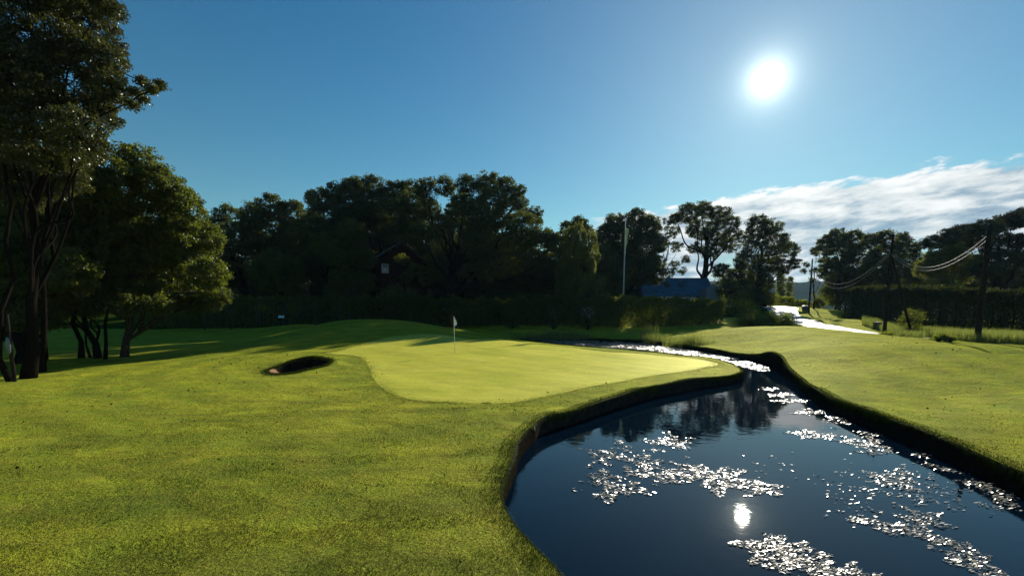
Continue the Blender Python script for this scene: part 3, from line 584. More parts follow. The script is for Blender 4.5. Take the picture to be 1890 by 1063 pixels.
for px, w, t in [(1441, 7, 505), (1457, 6, 512)]:
    tree('poplar_tree', ('taller' if px == 1441 else 'shorter')+' of the two upright far poplars in front of the blue hill', (px,), 125, [(px, y, w) for y in range(t+4, 556, 9)], 'leaf_willow', leaf=.3, tr=.2, dens_=1., group='far poplars beyond the road')
# --- wood behind the houses
for k, (px, Y, py, rr) in enumerate([(300,98,470,44),(385,96,465,42),(455,97,490,38),(520,98,470,44),(590,96,480,46),(655,98,470,44),(720,100,455,48),(790,100,450,50),(850,98,470,46),(910,99,465,48),(970,97,480,44),(1030,98,490,38),(1095,98,485,42),(1160,98,490,42)]):
    tree('understorey_tree', 'dark filled-in tree standing in the wood behind the garden hedge', (px,), Y, [(px,py,rr),(px-22,py+40,rr*.9),(px+22,py+38,rr*.9),(px,py+74,rr*.8)], 'leaf_oak', leaf=.34, tr=.25, dens_=.8, group='dark trees of the wood behind the hedge', tuft=1.3)
for px, Y, py, rr in [(1335,94,535,24),(1385,96,530,24),(1560,94,520,34),(1620,92,520,34),(1690,86,520,34),(1760,76,520,34),(1830,72,525,34),(1895,70,520,36)]:
    tree('understorey_tree', 'dark filled-in tree standing in the gap right of the blue roofed house', (px,), Y, [(px,py,rr),(px-16,py+22,rr*.8),(px+16,py+22,rr*.8)], 'leaf_oak', leaf=.3, tr=.2, dens_=.8, group='dark low trees behind the right hand hedge', tuft=1.2)
# --- shrubs
def shrub(name, label, px, py, Y, r, mat, leaf=.16, n=2600, flat=.75, cat='shrub', bloom=0, group=None, bump=5):
    Y = rm(px, Y); c = at(px, py, Y); z0 = hz(c[0], Y); R_ = r/F*Y; root = empty(name, (c[0], Y, z0), label=label, cat=cat, group=group)
    cb = MB(); tb = MB(); base = np.array([c[0], Y, z0]); hh = max(c[2]-z0, R_*.4)
    nt = 34; u = rng.normal(0, 1, (nt, 3)); u /= np.linalg.norm(u, axis=1)[:, None]; cen = np.array([c[0], Y, c[2]])
    tc = cen+u*R_*[1, 1, flat]*(.45+.5*rng.random((nt, 1))); tc[:, 2] = np.maximum(tc[:, 2], z0+.2)
    lowm = rng.random(nt) < .5; tc[lowm, 2] = z0+.12+(tc[lowm, 2]-z0)*rng.random(int(lowm.sum()))*.8
    cc = np.repeat(tc, n//nt, 0)+rng.normal(0, R_*.17, (n//nt*nt, 3)); cb.add(*leaves(cc, leaf))
    cb.build('foliage', M[mat], root, loc=base)
    for q in tc[:10]: tb.tube([base-[0, 0, .15], base*.5+q*.5+rng.normal(0, .05, 3), q], [.05, .035, .015], 5)
    tb.build('stems', M['bark'], root, True, loc=base)
    if bloom:
        fb = MB(); q = tc[(tc[:, 2] > np.median(tc[:, 2]))]; q = np.repeat(q, bloom, 0)+rng.normal(0, R_*.14, (len(q)*bloom, 3)); q[:, 2] += R_*.18; q[:, 1] -= R_*.3
        fb.add(*leaves(q, .12, 1.5)); fb.build('blossoms', M['bloom'], root, loc=base)
    return root
shrub('round_bush', 'small round bush in front of the hedge right of the golf flag', 945, 583, 66, 17, 'leaf_maple', .12, 3000)
shrub('flowering_bush', 'dark bush with pale pink blossoms below the hedge left of the flagpole', 1085, 578, 66, 14, 'leaf_hedge', .12, 2600, bloom=7)
shrub('flowering_bush', 'dark bush with a few scattered white blossoms between the round bush and the pink one', 1022, 580, 66, 12, 'leaf_hedge', .12, 2200, bloom=1)
shrub('leafy_shrub', 'upright leafy shrub at the foot of the weeping tree', 1106, 532, 72.4, 22, 'leaf_willow', .18, 4200, 1.1)
shrub('leafy_shrub', 'broad bright green shrub below the small window of the red house', 742, 542, 73, 38, 'leaf_willow', .2, 7000, .45)
shrub('leafy_shrub', 'dark shrub mass under the wide tree beside the blue roofed house', 1350, 572, 72, 40, 'leaf_hedge', .22, 9000, .9)
shrub('leafy_shrub', 'tall bush at the bend of the gravel road under the wide tree', 1412, 553, 86, 20, 'leaf_maple', .22, 5000, 1.0)
shrub('leafy_shrub', 'dark low bush on the near side of the gravel road bend', 1440, 592, 52, 26, 'leaf_hedge', .14, 7000, .55)
shrub('leafy_shrub', 'dark low bush beneath the wide tree, left of the road bend bush', 1392, 590, 56, 34, 'leaf_hedge', .16, 8000, .6)
shrub('leafy_shrub', 'small lit bush at the foot of the leaning brace pole', 1685, 583, 40, 19, 'leaf_maple', .12, 3200)
shrub('leafy_shrub', 'clipped bush behind the left utility pole', 1512, 552, 84, 14, 'leaf_maple', .2, 3000, 1.)
for px, Yc, r in [(1735, 27.2, 12), (1752, 26.8, 10), (1636, 35.6, 12)]:
    shrub('weed_clump', 'dark weed heap by the tall grass, '+('nearest the middle utility pole' if px == 1636 else 'larger of two left of the right pole' if px == 1735 else 'smaller of two left of the right pole'), px, 571+ (H-hz((px-CX)/F*Yc, Yc)-.15)/Yc*F, Yc, r, 'leaf_hedge', .07, 1500, .5, cat='weeds')
# --- hedges
def hedge(name, label, pts, mat, leaf=.2, n=30000, wid=2.4, drop=0, yb=None):
    """pts: (px, py_top, depth)"""
    P3 = np.array([at(p[0], p[1], rm(p[0], p[2])) for p in pts]); seg = np.r_[0, np.cumsum(np.linalg.norm(np.diff(P3[:, :2], axis=0), axis=1))]
    s = rng.random(n)*seg[-1]; X = np.interp(s, seg, P3[:, 0]); Yc = np.interp(s, seg, P3[:, 1]); T = np.interp(s, seg, P3[:, 2])
    T = T+.18*np.sin(s*1.7)+.14*np.sin(s*4.1+1)+.1*np.sin(s*9); G = height(X, Yc); w = wid/2*(1+.15*np.sin(s*2.3)+.1*np.sin(s*6.1))
    f = rng.random(n); v = rng.random(n); off = rng.uniform(-1, 1, n)
    fr = f < .45; tp = f > .75
    off = np.where(fr, -1+rng.exponential(.12, n), off); v = np.where(tp, 1-rng.exponential(.05, n), v)
    X = X+rng.normal(0, .08, n); c = np.c_[X, Yc+off*w, G+(T-G)*np.clip(v, 0, 1.05)+rng.normal(0, .08, n)]
    mid = np.array([P3[:, 0].mean(), P3[:, 1].mean(), 0.]); mid[2] = hz(mid[0], mid[1])
    root = empty(name, mid, label=label, cat='hedge'); cb = MB(); cb.add(*leaves(c, leaf)); cb.build('foliage', M[mat], root, loc=mid)
    for q in np.arange(.5, seg[-1], 2.4):
        tb = MB()
        x = np.interp(q, seg, P3[:, 0]); y = np.interp(q, seg, P3[:, 1]); z = hz(x, y); t = np.interp(q, seg, P3[:, 2]); tb.tube([(x, y, z-.2), (x+.1, y, z+(t-z)*.5), (x-.1, y+.1, z+(t-z)*.85)], [.08, .06, .03], 5); tb.build('stem', M['bark'], root, True, loc=mid)
hedge('garden_hedge', 'long dark garden hedge with sunlit top behind the mound on the left', [(250,556,76),(400,552,73),(560,549,71.5),(700,548,71),(820,550,71),(895,552,71)], 'leaf_hedge', .22, 60000)
hedge('garden_hedge', 'short lower hedge with bright leaves above the round bush', [(893,556,72),(960,552,72),(1035,548,72)], 'leaf_hedge', .2, 18000)
hedge('garden_hedge', 'dark hedge with lit top between the weeping tree and the blue roofed house', [(1035,554,70.5),(1120,548,71),(1135,549,57),(1220,551,59),(1330,556,62)], 'leaf_hedge', .21, 36000)
hedge('conifer_hedge', 'tall black green conifer hedge behind the tall grass on the right', [(1558,538,68),(1600,532,62),(1700,532,50),(1800,538,42),(1900,545,36),(2050,550,32)], 'leaf_conifer', .17, 110000, 3)
hedge('far_hedge', 'low dark hedge at the far side of the gravel road crest', [(1418,546,93),(1450,549,93),(1480,556,94),(1505,562,94)], 'leaf_hedge', .25, 9000, 2)
# ------------------------------------------------------------------ road
def ribbon(name, pts, mat, dz=.035, lanes=5):
    P_ = np.array([(at(p[0], 571, p[1])[0], p[1], p[2]) for p in pts]); c = catmull(P_, 8, False)
    t = np.gradient(c[:, :2], axis=0); t /= np.linalg.norm(t, axis=1)[:, None]; n_ = np.c_[t[:, 1], -t[:, 0]]; rows = []
    for k in range(lanes+1):
        o = c[:, :2]+n_*(c[:, 2:3]*(k/lanes-.5)); rows.append(np.c_[o, height(o[:, 0], o[:, 1])+dz-.10*(abs(k/lanes-.5) > .49)])
    m = len(c); V = np.vstack(rows); q = [(r*m+k, r*m+k+1, (r+1)*m+k+1, (r+1)*m+k) for r in range(lanes) for k in range(m-1)]
    mb = MB(); mb.add(V, q); return tag(mb.build(name, mat, smooth=True), kind='structure')
ribbon('gravel_road', [(1800,29,3.2),(1660,36,3.2),(1600,41,3.4),(1540,50,3.6),(1492,58,3.8),(1465,65,4.2),(1448,74,5.0),(1440,82,6.5),(1418,88,6.0),(1385,91,5),(1330,93,4)], M['road'])
# ------------------------------------------------------------------ poles and wires
def pole(px, Y, py_top, lean_px, rad, label, top_parts=True):
    b = at(px, 571, Y); z0 = hz(b[0], Y); t = at(px+lean_px, py_top, Y); t[0] = b[0]+ (t[0]-b[0])*.0
    B_ = np.array([b[0], Y, z0]); root = empty('utility_pole', B_, label=label, cat='utility pole', group='wooden utility poles along the gravel road')
    mb = MB(); mb.tube([B_-[0, 0, .5], B_, (B_+t)/2, t], [rad*1.15, rad*1.1, rad*.9, rad*.7], 10); mb.build('post', M['pole'], root, True, loc=B_)
    mb = MB()
    for s in (-.16, .16):
        mb.tube([t+[s*.3, 0, -.55], t+[s, -.02, -.5], t+[s, -.02, -.38]], [.02, .02, .035], 6)
    mb.build('insulator_bracket', M['darkmetal'], root, loc=B_); return root, B_, t
pA = pole(1493, 73, 478, 0, .13, 'left utility pole, farthest, standing on the grass inside the road bend')
pB = pole(1636, 39, 432, 0, .13, 'middle utility pole with a slanting brace in front of the conifer hedge')
pC = pole(1810, 27.5, 414, 0, .145, 'right utility pole, thickest and nearest, at the edge of the tall grass')
b0 = at(1685, 606, 39.5); b0[2] = hz(b0[0], b0[1])-.2; top = pB[1]+(pB[2]-pB[1])*.80; mb = MB(); mb.tube([b0, top], [.10, .08], 8); mb.build('brace', M['pole'], pB[0], True, loc=pB[1])
def cable(a, b, sag, lab):
    t = np.linspace(0, 1, 26)[:, None]; p = a+(b-a)*t; p[:, 2] -= 4*sag*(t*(1-t))[:, 0]
    m = (a+b)/2; mb = MB(); mb.tube(p, .010, 5); tag(mb.build('overhead_cable', M['cable'], loc=m), label=lab, cat='cable', group='sagging overhead cables')
def onpole(P_, px, py, Y): return at(px, py, Y)
bx = np.array([0, 0, 1.]); 
a1 = pA[2].copy(); a1[2] = at(1495, 497, 73)[2]; m1 = pB[2].copy(); m1[2] = at(1640, 463, 39)[2]; c1 = pC[2].copy(); c1[2] = at(1830, 432, 27.5)[2]
cable(a1+[.1, 0, .25], m1+[0, 0, .0], 2.6, 'upper of the two sagging cables between the left and middle poles')
cable(a1+[-.1, 0, 0], m1+[0, 0, -.15], 2.9, 'lower of the two sagging cables between the left and middle poles')
cable(m1+[.05, 0, -.1], c1, 1.55, 'upper of the two sagging cables between the middle and right poles')
cable(m1+[-.05, 0, -.2], c1+[0, 0, -.25], 1.6, 'lower of the two sagging cables between the middle and right poles')
# flagpole
FY = 61.; fb_ = at(1150, 571, FY); z0 = hz(fb_[0], FY); B_ = np.array([fb_[0], FY, z0]); t = at(1153, 405, FY); t[0] = fb_[0]
root = empty('flagpole', B_, label='tall slim white flagpole rising behind the hedge', cat='flagpole')
mb = MB(); mb.tube([B_, (B_+t)/2, t], [.11, .085, .05], 10); mb.build('pole', simple('grey_white_pole', (.36, .42, .42), .6, .2, .1), root, True, loc=B_)
mb = MB(); mb.tube([t+[0, 0, -.02], t+[0, 0, .05], t+[0, 0, .14], t+[0, 0, .2]], [.05, .11, .11, .03], 8); mb.build('finial', M['white'], root, True, loc=B_)
mb = MB(); pn = []
for k in range(9):
    f = k/8; pn.append(t+[.12+.18*(1-f)*(1 if k % 2 else .8), -.05, -1.0-3.2*f]); 
Vp = []
for k in range(9):
    f = k/8; Vp.append(t+[.06, 0, -1.-3.4*f]); Vp.append(t+[.06+.42*(1-f)+.05*math.sin(k*2), .08*math.sin(k*1.3), -1.2-3.4*f])
mb.add(Vp, [(2*k, 2*k+1, 2*k+3, 2*k+2) for k in range(8)]); mb.build('pennant', simple('pennant_cloth', (.5, .48, .22), .8, .2, .2, 3), root, loc=B_)
# golf flagstick
g = onz(840, 650, .78); gz = hz(g[0], g[1]); B_ = np.array([g[0], g[1], gz])
root = empty('golf_flagstick', B_, label='golf flagstick with limp white flag standing in the hole on the putting green', cat='golf flag')
mb = MB(); mb.tube([B_-[0, 0, .1], B_+[-.03, 0, 1.0], B_+[-.055, 0, 2.16]], [.014, .014, .012], 8); mb.build('stick', M['white'], root, True, loc=B_)
mb = MB(); Vp = []
for k in range(8):
    f = k/7; w = .05+.13*math.sin(f*2.2)**1.2 if f < 1 else .02
    for c in range(5): Vp.append(B_+[-.05+w*c/4, .03*math.sin(c*2.0+k*.4)*(c/4), 2.14-.50*f-.06*c/4])
mb.add(Vp, [(5*k+c, 5*k+c+1, 5*k+c+6, 5*k+c+5) for k in range(7) for c in range(4)]); mb.build('flag', M['white'], root, True, loc=B_)
mb = MB(); aa = np.arange(16)*math.pi/8; ring = np.c_[np.cos(aa), np.sin(aa)]*.06
hp = np.c_[ring+B_[:2], np.array([hz(*(r+B_[:2])) for r in ring])+.006]; ip = np.c_[ring*.8+B_[:2], hp[:, 2]]; lp = np.c_[ring*.8+B_[:2], hp[:, 2]-.005]
mb.add(np.vstack([hp, ip]), [(k, (k+1) % 16, 16+(k+1) % 16, 16+k) for k in range(16)]); mb.build('hole_liner', M['white'], root, loc=B_)
# wire fence
f0 = at(424, 571, 55); root = empty('wire_fence', (f0[0], 55, hz(f0[0], 55)), label='thin wire fence on slim posts in front of the long dark hedge', cat='fence'); Bf = np.array(root.location); tops = []
for px, ht in [(375, 2.8), (424, 2.8), (475, 2.8), (524, 2.9), (573, 4.0), (622, 2.8)]:
    p = at(px, 571, 55); z = hz(p[0], 55); mb = MB(); pts = [(p[0], 55, z-.2), (p[0], 55, z+ht)]
    if ht > 3: pts += [(p[0]-.12, 55, z+ht+.35), (p[0]-.3, 55, z+ht+.65)]
    mb.tube(pts, .05, 6); mb.build('fence_post', M['galv'], root, True, loc=Bf); tops.append(np.array([p[0], 55, z]))
mb = MB(); mb.tube([tops[4]+[0, 0, 2.2], tops[4]+[-3.2, 0, .1]], .04, 6); mb.build('diagonal_brace', M['galv'], root, True, loc=Bf)
mb = MB()
for h_ in np.arange(.3, 2.8, .35): mb.tube([q+[0, -.06, h_] for q in tops], .008, 4)
mb.build('wires', M['galv'], root, loc=Bf)
# small course furniture
def stake(px, Y, ht, mat, name, label, cat, w=.05, top=None):
    p = at(px, 571, Y); z = hz(p[0], Y); B_ = np.array([p[0], Y, z]); mb = MB(); mb.tube([B_-[0, 0, .1], B_+[.02, 0, ht*.9], B_+[.02, 0, ht]], [w*.6, w*.6, w*.3], 8)
    return tag(mb.build(name, M[mat], loc=B_), label=label, cat=cat)
stake(642, 53, 1.9, 'galv', 'marker_stake', 'left pale stake behind the top of the mound', 'stake', .09)
stake(669, 53, 1.9, 'galv', 'marker_stake', 'right pale stake behind the top of the mound', 'stake', .08)
stake(580, 50, .9, 'darkmetal', 'short_post', 'short dark post beside the sandy patch on the far lit grass', 'post', .16)
stake(832, 52, 1.8, 'redpaint', 'marker_stake', 'thin red stake just left of the golf flag', 'stake', .05)
p = at(519, 584.5, 51); z = hz(p[0], 51); root = empty('tee_sign', (p[0], 51, z), label='small pale blue sign board low in the shade behind the mound', cat='sign'); B_ = np.array([p[0], 51, z])
mb = MB(); mb.box((p[0], 51, p[2]), (.62, .05, .26)); mb.build('board', simple('pale_blue_board', (.35, .6, .75), .5, .4, .1), root, loc=B_)
mb = MB(); mb.tube([B_, (p[0], 51.06, p[2])], .04, 6); mb.build('support', M['pole'], root, loc=B_)
# round pale plate on the left edge tree
p = at(15, 638, 17.8); mb = MB(); aa = np.arange(20)*2*math.pi/20; fr = np.c_[np.cos(aa)*.085, np.zeros(20), np.sin(aa)*.33]+p
mb.add(np.vstack([fr+[0, -.015, 0], fr+[0, .015, 0], p+[0, -.03, 0], p+[0, .03, 0]]), [(k, (k+1) % 20, 20+(k+1) % 20, 20+k) for k in range(20)], [(k, 40, (k+1) % 20) for k in range(20)]+[(20+k, 20+(k+1) % 20, 41) for k in range(20)])
mp = empty('marker_post', (p[0], p[1]+.08, hz(p[0], p[1]+.08)), label='slim dark post with pale oval plate at the left edge of the photo', cat='post'); Bm = np.array(mp.location)
mb.build('plate', simple('pale_grey_plate', (.14, .17, .18), .5, .4, .3, 12), mp, True, loc=Bm)
mb = MB(); mb.tube([Bm-[0, 0, .2], Bm+[0, 0, 2.6]], .06, 8); mb.build('post', M['pole'], mp, True, loc=Bm)
# blue pipe end on the far bank
p = at(1300, 645.5, 38.4); mb = MB(); mb.tube([p+[-.55, 0, 0], p+[.55, -.1, -.02]], .11, 12, False); mb.tube([p+[.55, -.1, -.02], p+[-.55, 0, 0]], .09, 12, False)
tag(mb.build('drain_pipe', M['bluepaint'], smooth=True, loc=p), label='short blue plastic pipe lying on the far pond bank by the reeds', cat='pipe')
# driftwood/branch on left bank
p = onz(980, 804, .1); mb = MB(); mb.tube([p+[-.12, -.05, -.12], p, p+[.16, .1, .14]], [.012, .010, .005], 6); tag(mb.build('dead_branch', simple('dry_stick', (.35, .33, .28), .8, .2), loc=p), label='pale dry stick poking from the bank corner where the pond wall begins', cat='branch')
# rubbish bin and little box on the verge
p = at(1486, 571, 76); z = hz(p[0], 76); B_ = np.array([p[0], 76, z]); root = empty('verge_bin', B_, label='squat dark bin with a paler lid on the grass left of the left utility pole', cat='bin')
mb = MB(); mb.tube([B_, B_+[0, 0, .55], B_+[0, 0, .6]], [.45, .5, .5], 10); mb.build('tub', M['darkmetal'], root, loc=B_); mb = MB(); mb.tube([B_+[0, 0, .61], B_+[0, 0, .68], B_+[0, 0, .8]], [.54, .54, .2], 10); mb.build('lid', M['galv'], root, loc=B_)
p = at(1622, 571, 46); z = hz(p[0], 46); mb = MB(); mb.box((p[0], 46, z+.35), (.55, .4, .7)); mb.box((p[0], 46, z+.73), (.65, .5, .06)); tag(mb.build('junction_box', M['galv'], loc=(p[0], 46, z)), label='small grey service box in the grass just left of the middle utility pole', cat='box')
# ------------------------------------------------------------------ houses
def house_blue():
    Y = 90; xl = at(1189, 530, Y)[0]; xr = at(1322, 530, Y)[0]; ridge = at(1240, 513, Y+4)[2]; eave = at(1240, 546, Y)[2]; g = hz((xl+xr)/2, Y)-.3; B_ = np.array([(xl+xr)/2, Y+4, g])
    root = empty('blue_roofed_house', B_, label='low house with long blue metal roof and two skylights behind the hedge', cat='house')
    w = xr-xl; mb = MB(); mb.box((B_[0], Y+4, (eave+g)/2), (w-1, 7, eave-g)); 
    x0, x1 = xl+.5, xr-.5
    mb.add([(x0, Y+.6, eave-.05), (x0, Y+7.4, eave-.05), (x0, Y+4, ridge-.25), (x1, Y+.6, eave-.05), (x1, Y+7.4, eave-.05), (x1, Y+4, ridge-.25)], None, [(0, 2, 1), (3, 4, 5)])
    mb.build('wall', simple('dark_wood_wall', (.05, .05, .055), .8, .2, .2), root, loc=B_)
    mb = MB()
    for a, b in ((Y, Y+4), (Y+8, Y+4)):
        v = np.array([(xl, a, eave), (xr, a, eave), (xr, b, ridge), (xl, b, ridge)]); mb.add(np.vstack([v, v-[0, 0, .12]]), [(0, 1, 2, 3), (4, 7, 6, 5), (0, 4, 5, 1), (1, 5, 6, 2), (3, 2, 6, 7), (0, 3, 7, 4)])
    roof = mb.build('roof', M['blueroof'], root, loc=B_)
    for px in (1230, 1258.5):
        f = .38; cy = Y+4*(1-f); cz = eave+(ridge-eave)*(1-f); cx = at(px, 525, cy)[0]; sl = math.atan2(ridge-eave, 4); d = np.array([0, math.cos(sl), math.sin(sl)]); n_ = np.array([0, -math.sin(sl), math.cos(sl)])
        c = np.array([cx, cy, cz]); e = np.array([1., 0, 0])
        def slab(c, hx, hd, h0, h1):
            v = [c+e*a*hx+d*b*hd+n_*h for h in (h0, h1) for a, b in ((-1, -1), (1, -1), (1, 1), (-1, 1))]; m = MB(); m.add(v, [(0, 3, 2, 1), (4, 5, 6, 7), (0, 1, 5, 4), (1, 2, 6, 5), (2, 3, 7, 6), (3, 0, 4, 7)]); return m
        fr = slab(c, .62, .72, 0, .10).build('skylight', M['darkmetal'], roof, loc=B_); slab(c, .46, .56, .10, .13).build('pane', M['glass'], fr, loc=B_)
    for px, ww in ((1215, 1.6), (1237, 1.6)):
        cx = at(px, 552, Y+.5)[0]; c = (cx, Y+.46, eave-.85); m = MB()
        for s in (-1, 0, 1): m.box((cx+s*ww/2, Y+.44, eave-.85), (.12, .1, 1.3))
        for s in (-1, 1): m.box((cx, Y+.43, eave-.85+s*.64), (ww+.12, .1, .1))
        wn = m.build('window', M['white'], root, loc=B_); m = MB(); m.box((cx, Y+.5, eave-.85), (ww, .04, 1.2)); m.build('pane', M['glass'], wn, loc=B_)
    cx = at(1268, 552, Y+.5)[0]; m = MB(); m.box((cx, Y+.46, eave-1.4), (3.2, .08, 2.3)); m.build('garage_door', M['white'], root, loc=B_)
    # annexe with gable
    ax = at(1316, 555, Y-3)[0]; m = MB(); m.box((ax, Y-1.2, g+1.6), (2.6, 3.6, 3.4)); z1 = g+3.3; m.add([(ax-1.3, Y-3, z1), (ax+1.3, Y-3, z1), (ax, Y-3, z1+1.0)], None, [(0, 1, 2)]); m.build('annexe', simple('grey_render', (.16, .19, .22), .9, .1, .15), root, loc=B_)
house_blue()
def house_red():
    Y = 62; c = at(742, 500, Y); cx = c[0]; zr = at(742, 449, Y)[2]; ze = at(690, 484, Y)[2]; g = hz(cx, Y)-.5; rz = R(28); B_ = np.array([cx, Y, g])
    root = empty('red_house', B_, rz, label='dark red wooden house with grey gabled roof half hidden by the trees', cat='house'); hw = 3.8; ln = 8.
    ze -= g; zr -= g
    m = MB(); m.box((0, ln/2, ze/2), (2*hw-.8, ln, ze)); m.add([(-hw+.4, 0, ze), (hw-.4, 0, ze), (0, 0, zr-.2), (-hw+.4, ln, ze), (hw-.4, ln, ze), (0, ln, zr-.2)], None, [(0, 1, 2), (3, 5, 4)]); m.build('wall', M['redwood'], root)
    m = MB()
    for s in (-1, 1):
        v = np.array([(s*hw, -.5, ze-.1), (0, -.5, zr), (0, ln+.5, zr), (s*hw, ln+.5, ze-.1)]); m.add(np.vstack([v, v+[0, 0, .16]]), [(0, 1, 2, 3), (4, 7, 6, 5), (0, 4, 5, 1), (2, 6, 7, 3), (0, 3, 7, 4)])
    roof = m.build('roof', M['tileroof'], root)
    m = MB(); m.box((1.2, 5, zr+.35), (.5, .5, 1.5)); m.box((1.2, 5, zr+1.12), (.6, .6, .08)); m.build('chimney', M['galv'], roof)
    m = MB()
    for s in (-1, 1): m.tube([(s*hw, -.56, ze-.05), (0, -.56, zr+.05)], .09, 4)
    m.build('bargeboard', M['pole'], roof)
    m = MB(); wx = -2.2; wz = ze-.9
    for s in (-1, 1): m.box((wx+s*.38, -.04, wz), (.11, .1, 1.15)); m.box((wx, -.05, wz+s*.53), (.86, .1, .11))
    m.box((wx, -.045, wz+.25), (.7, .08, .07)); w = m.build('window', simple('blue_grey_frame', (.28, .36, .40), .7, .2, .1), root); m = MB(); m.box((wx, .0, wz), (.7, .05, 1.0)); m.build('pane', M['glass'], w)
house_red()
# ------------------------------------------------------------------ far hill
mb = MB(); az = np.linspace(-1.25, 1.25, 260); rows = []
ks = [(-.08*520, 700), (0.1, 800), (.55, 1000), (.85, 1150), (1., 1300), (.8, 1600)]
for k, (f, d) in enumerate([(-.15, 620), (.15, 760), (.5, 930), (.8, 1080), (1.0, 1230), (.9, 1500), (.5, 2000)]):
    hgt = 74+9*np.sin(az*7+1)+6*np.sin(az*17)+3*np.sin(az*41+2)
    rows.append(np.c_[np.sin(az)*d, np.cos(az)*d, f*hgt+rng.normal(0, .9 if k > 2 else .4, len(az))])
n = len(az); mb.add(np.vstack(rows), [(r*n+k, r*n+k+1, (r+1)*n+k+1, (r+1)*n+k) for r in range(6) for k in range(n-1)])
tag(mb.build('far_hill', M['hillmat'], smooth=True), kind='structure')
# ------------------------------------------------------------------ air
hm, hnt, hout = newmat('air_haze'); pv = N(hnt, 'VolumePrincipled'); pv.inputs['Color'].default_value = (.45, .72, 1., 1); pv.inputs['Density'].default_value = .00009; pv.inputs['Anisotropy'].default_value = .2
L(hnt, pv.outputs[0], hout.inputs['Volume'])
mb = MB(); mb.box((0, 600, 55), (5200, 3600, 150)); tag(mb.build('haze', hm), kind='stuff')
# ------------------------------------------------------------------ world
w = bpy.data.worlds.new('World'); SC.world = w; w.use_nodes = True; nt = w.node_tree
for n_ in list(nt.nodes): nt.nodes.remove(n_)
wo = nt.nodes.new('ShaderNodeOutputWorld'); bg = N(nt, 'Background')
sky = N(nt, 'TexSky', sky_type='NISHITA'); sky.sun_disc = False; sky.sun_elevation = EL; sky.sun_rotation = AZ; sky.air_density = 1.3; sky.dust_density = .1; sky.ozone_density = 3.0; sky.altitude = 100
SKYS = .05
skyc = N(nt, 'HueSaturation'); skyc.inputs['Saturation'].default_value = 1.45; L(nt, sky.outputs[0], skyc.inputs['Color'])
skyl = mixc(nt, 1., skyc.outputs[0], (SKYS*.60, SKYS*.87, SKYS*.88), 'MULTIPLY')
tc = N(nt, 'TexCoord'); sep = N(nt, 'SeparateXYZ'); L(nt, tc.outputs['Generated'], sep.inputs[0])
azn = math_(nt, 'MULTIPLY', math_(nt, 'ARCTAN2', sep.outputs[0], sep.outputs[1]), 57.2958)
eln = math_(nt, 'MULTIPLY', math_(nt, 'ARCSINE', sep.outputs[2]), 57.2958)
comb = N(nt, 'CombineXYZ'); L(nt, math_(nt, 'MULTIPLY', azn, .09), comb.inputs[0]); L(nt, math_(nt, 'MULTIPLY', math_(nt, 'ADD', eln, math_(nt, 'MULTIPLY', azn, -.05)), .30), comb.inputs[1])
n1 = noise(nt, comb.outputs[0], 1.3, 8, .6, .35); n2 = noise(nt, comb.outputs[0], 3.1, 7, .62, .2); n3 = noise(nt, comb.outputs[0], .9, 4, .5, .2)
# upper edge of the bank of cloud (degrees above the horizon) by azimuth
et = math_(nt, 'SUBTRACT', 12.4, math_(nt, 'MULTIPLY', math_(nt, 'MAXIMUM', math_(nt, 'SUBTRACT', 30., azn), 0.), .075))
band = math_(nt, 'SUBTRACT', et, eln)
edge = math_(nt, 'ADD', band, math_(nt, 'MULTIPLY', math_(nt, 'SUBTRACT', n2.outputs[0], .5), 4.5))
edge = math_(nt, 'ADD', edge, math_(nt, 'MULTIPLY', math_(nt, 'SUBTRACT', n1.outputs[0], .5), 2.))
cov = N(nt, 'MapRange'); cov.interpolation_type = 'SMOOTHSTEP'; L(nt, edge, cov.inputs[0]); cov.inputs[1].default_value = -.1; cov.inputs[2].default_value = .7
azf = N(nt, 'MapRange'); azf.interpolation_type = 'SMOOTHSTEP'; L(nt, math_(nt, 'ADD', azn, math_(nt, 'MULTIPLY', n1.outputs[0], 6.)), azf.inputs[0]); azf.inputs[1].default_value = 11.; azf.inputs[2].default_value = 17.
low = ramp(nt, n1.outputs[0], [(.32, (.2, .2, .2)), (.50, (1, 1, 1))])
lowf = N(nt, 'MapRange'); L(nt, band, lowf.inputs[0]); lowf.inputs[1].default_value = 4.; lowf.inputs[2].default_value = 7.5
covl = math_(nt, 'ADD', math_(nt, 'MULTIPLY', low.outputs[0], lowf.outputs[0]), math_(nt, 'SUBTRACT', 1., lowf.outputs[0]))
alpha = math_(nt, 'MULTIPLY', math_(nt, 'MULTIPLY', cov.outputs[0], azf.outputs[0]), covl, clamp=True)
shade = math_(nt, 'ADD', math_(nt, 'MULTIPLY', n2.outputs[0], .75), math_(nt, 'MULTIPLY', n1.outputs[0], .55))
shade = math_(nt, 'SUBTRACT', shade, math_(nt, 'MULTIPLY', math_(nt, 'MINIMUM', math_(nt, 'MAXIMUM', band, 0.), 6.), .028))
ccol = ramp(nt, shade, [(.38, (.11, .18, .26)), (.48, (.22, .29, .35)), (.57, (.40, .44, .46)), (.70, (.56, .57, .57))])
withc = mixc(nt, alpha, skyl, ccol.outputs[0])
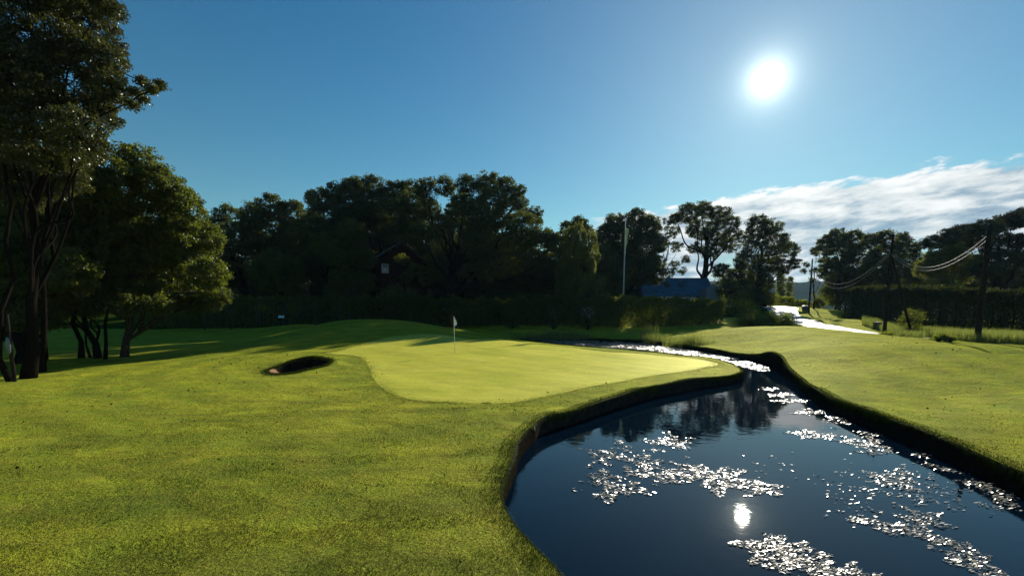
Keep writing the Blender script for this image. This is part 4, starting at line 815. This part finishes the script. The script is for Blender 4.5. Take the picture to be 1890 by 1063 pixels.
# sun: bright core and the soft glow of air around it
dp = N(nt, 'VectorMath', operation='DOT_PRODUCT'); L(nt, tc.outputs['Generated'], dp.inputs[0]); dp.inputs[1].default_value = tuple(SUN)
ang = math_(nt, 'MULTIPLY', math_(nt, 'ARCCOSINE', math_(nt, 'MINIMUM', dp.outputs['Value'], 1.)), 57.2958)
core = N(nt, 'MapRange'); core.interpolation_type = 'SMOOTHSTEP'; L(nt, ang, core.inputs[0]); core.inputs[1].default_value = .95; core.inputs[2].default_value = .4; core.inputs[3].default_value = 0; core.inputs[4].default_value = 30.
glow = math_(nt, 'MULTIPLY', math_(nt, 'EXPONENT', math_(nt, 'MULTIPLY', ang, -.95)), 1.6)
glow2 = math_(nt, 'MULTIPLY', math_(nt, 'EXPONENT', math_(nt, 'MULTIPLY', ang, -.13)), .085)
a3 = math_(nt, 'MULTIPLY', ang, 1/25.); glow3 = math_(nt, 'MULTIPLY', math_(nt, 'EXPONENT', math_(nt, 'MULTIPLY', math_(nt, 'MULTIPLY', a3, a3), -1.)), .068)
tot = math_(nt, 'ADD', core.outputs[0], math_(nt, 'ADD', glow, math_(nt, 'ADD', glow2, glow3)))
gc = N(nt, 'VectorMath', operation='SCALE'); gc.inputs[0].default_value = (.97, 1., .85); L(nt, tot, gc.inputs['Scale'])
ad = N(nt, 'VectorMath', operation='ADD'); L(nt, withc, ad.inputs[0]); L(nt, gc.outputs[0], ad.inputs[1])
hzf = math_(nt, 'EXPONENT', math_(nt, 'MULTIPLY', math_(nt, 'MAXIMUM', eln, 0.), -1/17.)); hc = N(nt, 'VectorMath', operation='SCALE'); hc.inputs[0].default_value = (.065, .105, .09); L(nt, math_(nt, 'MULTIPLY', hzf, math_(nt, 'SUBTRACT', 1., alpha)), hc.inputs['Scale'])
ad2 = N(nt, 'VectorMath', operation='ADD'); L(nt, ad.outputs[0], ad2.inputs[0]); L(nt, hc.outputs[0], ad2.inputs[1])
L(nt, ad2.outputs[0], bg.inputs[0]); bg.inputs[1].default_value = 1.; L(nt, bg.outputs[0], wo.inputs[0])
sd = bpy.data.lights.new('sun', 'SUN'); sd.energy = 5.0; sd.angle = R(.53); sd.color = (1, .92, .78); so = bpy.data.objects.new('sun', sd); COL.objects.link(so)
so.rotation_euler = Vector(tuple(SUN)).to_track_quat('Z', 'Y').to_euler(); so.location = (30, 60, 60)
SC.view_settings.view_transform = 'Standard'; SC.view_settings.look = 'None'; SC.view_settings.gamma = 1; SC.view_settings.exposure = .68
SC.cycles.max_bounces = 8; SC.cycles.transparent_max_bounces = 4
print('FACES', sum(len(m.polygons) for m in bpy.data.meshes), 'faceverts')
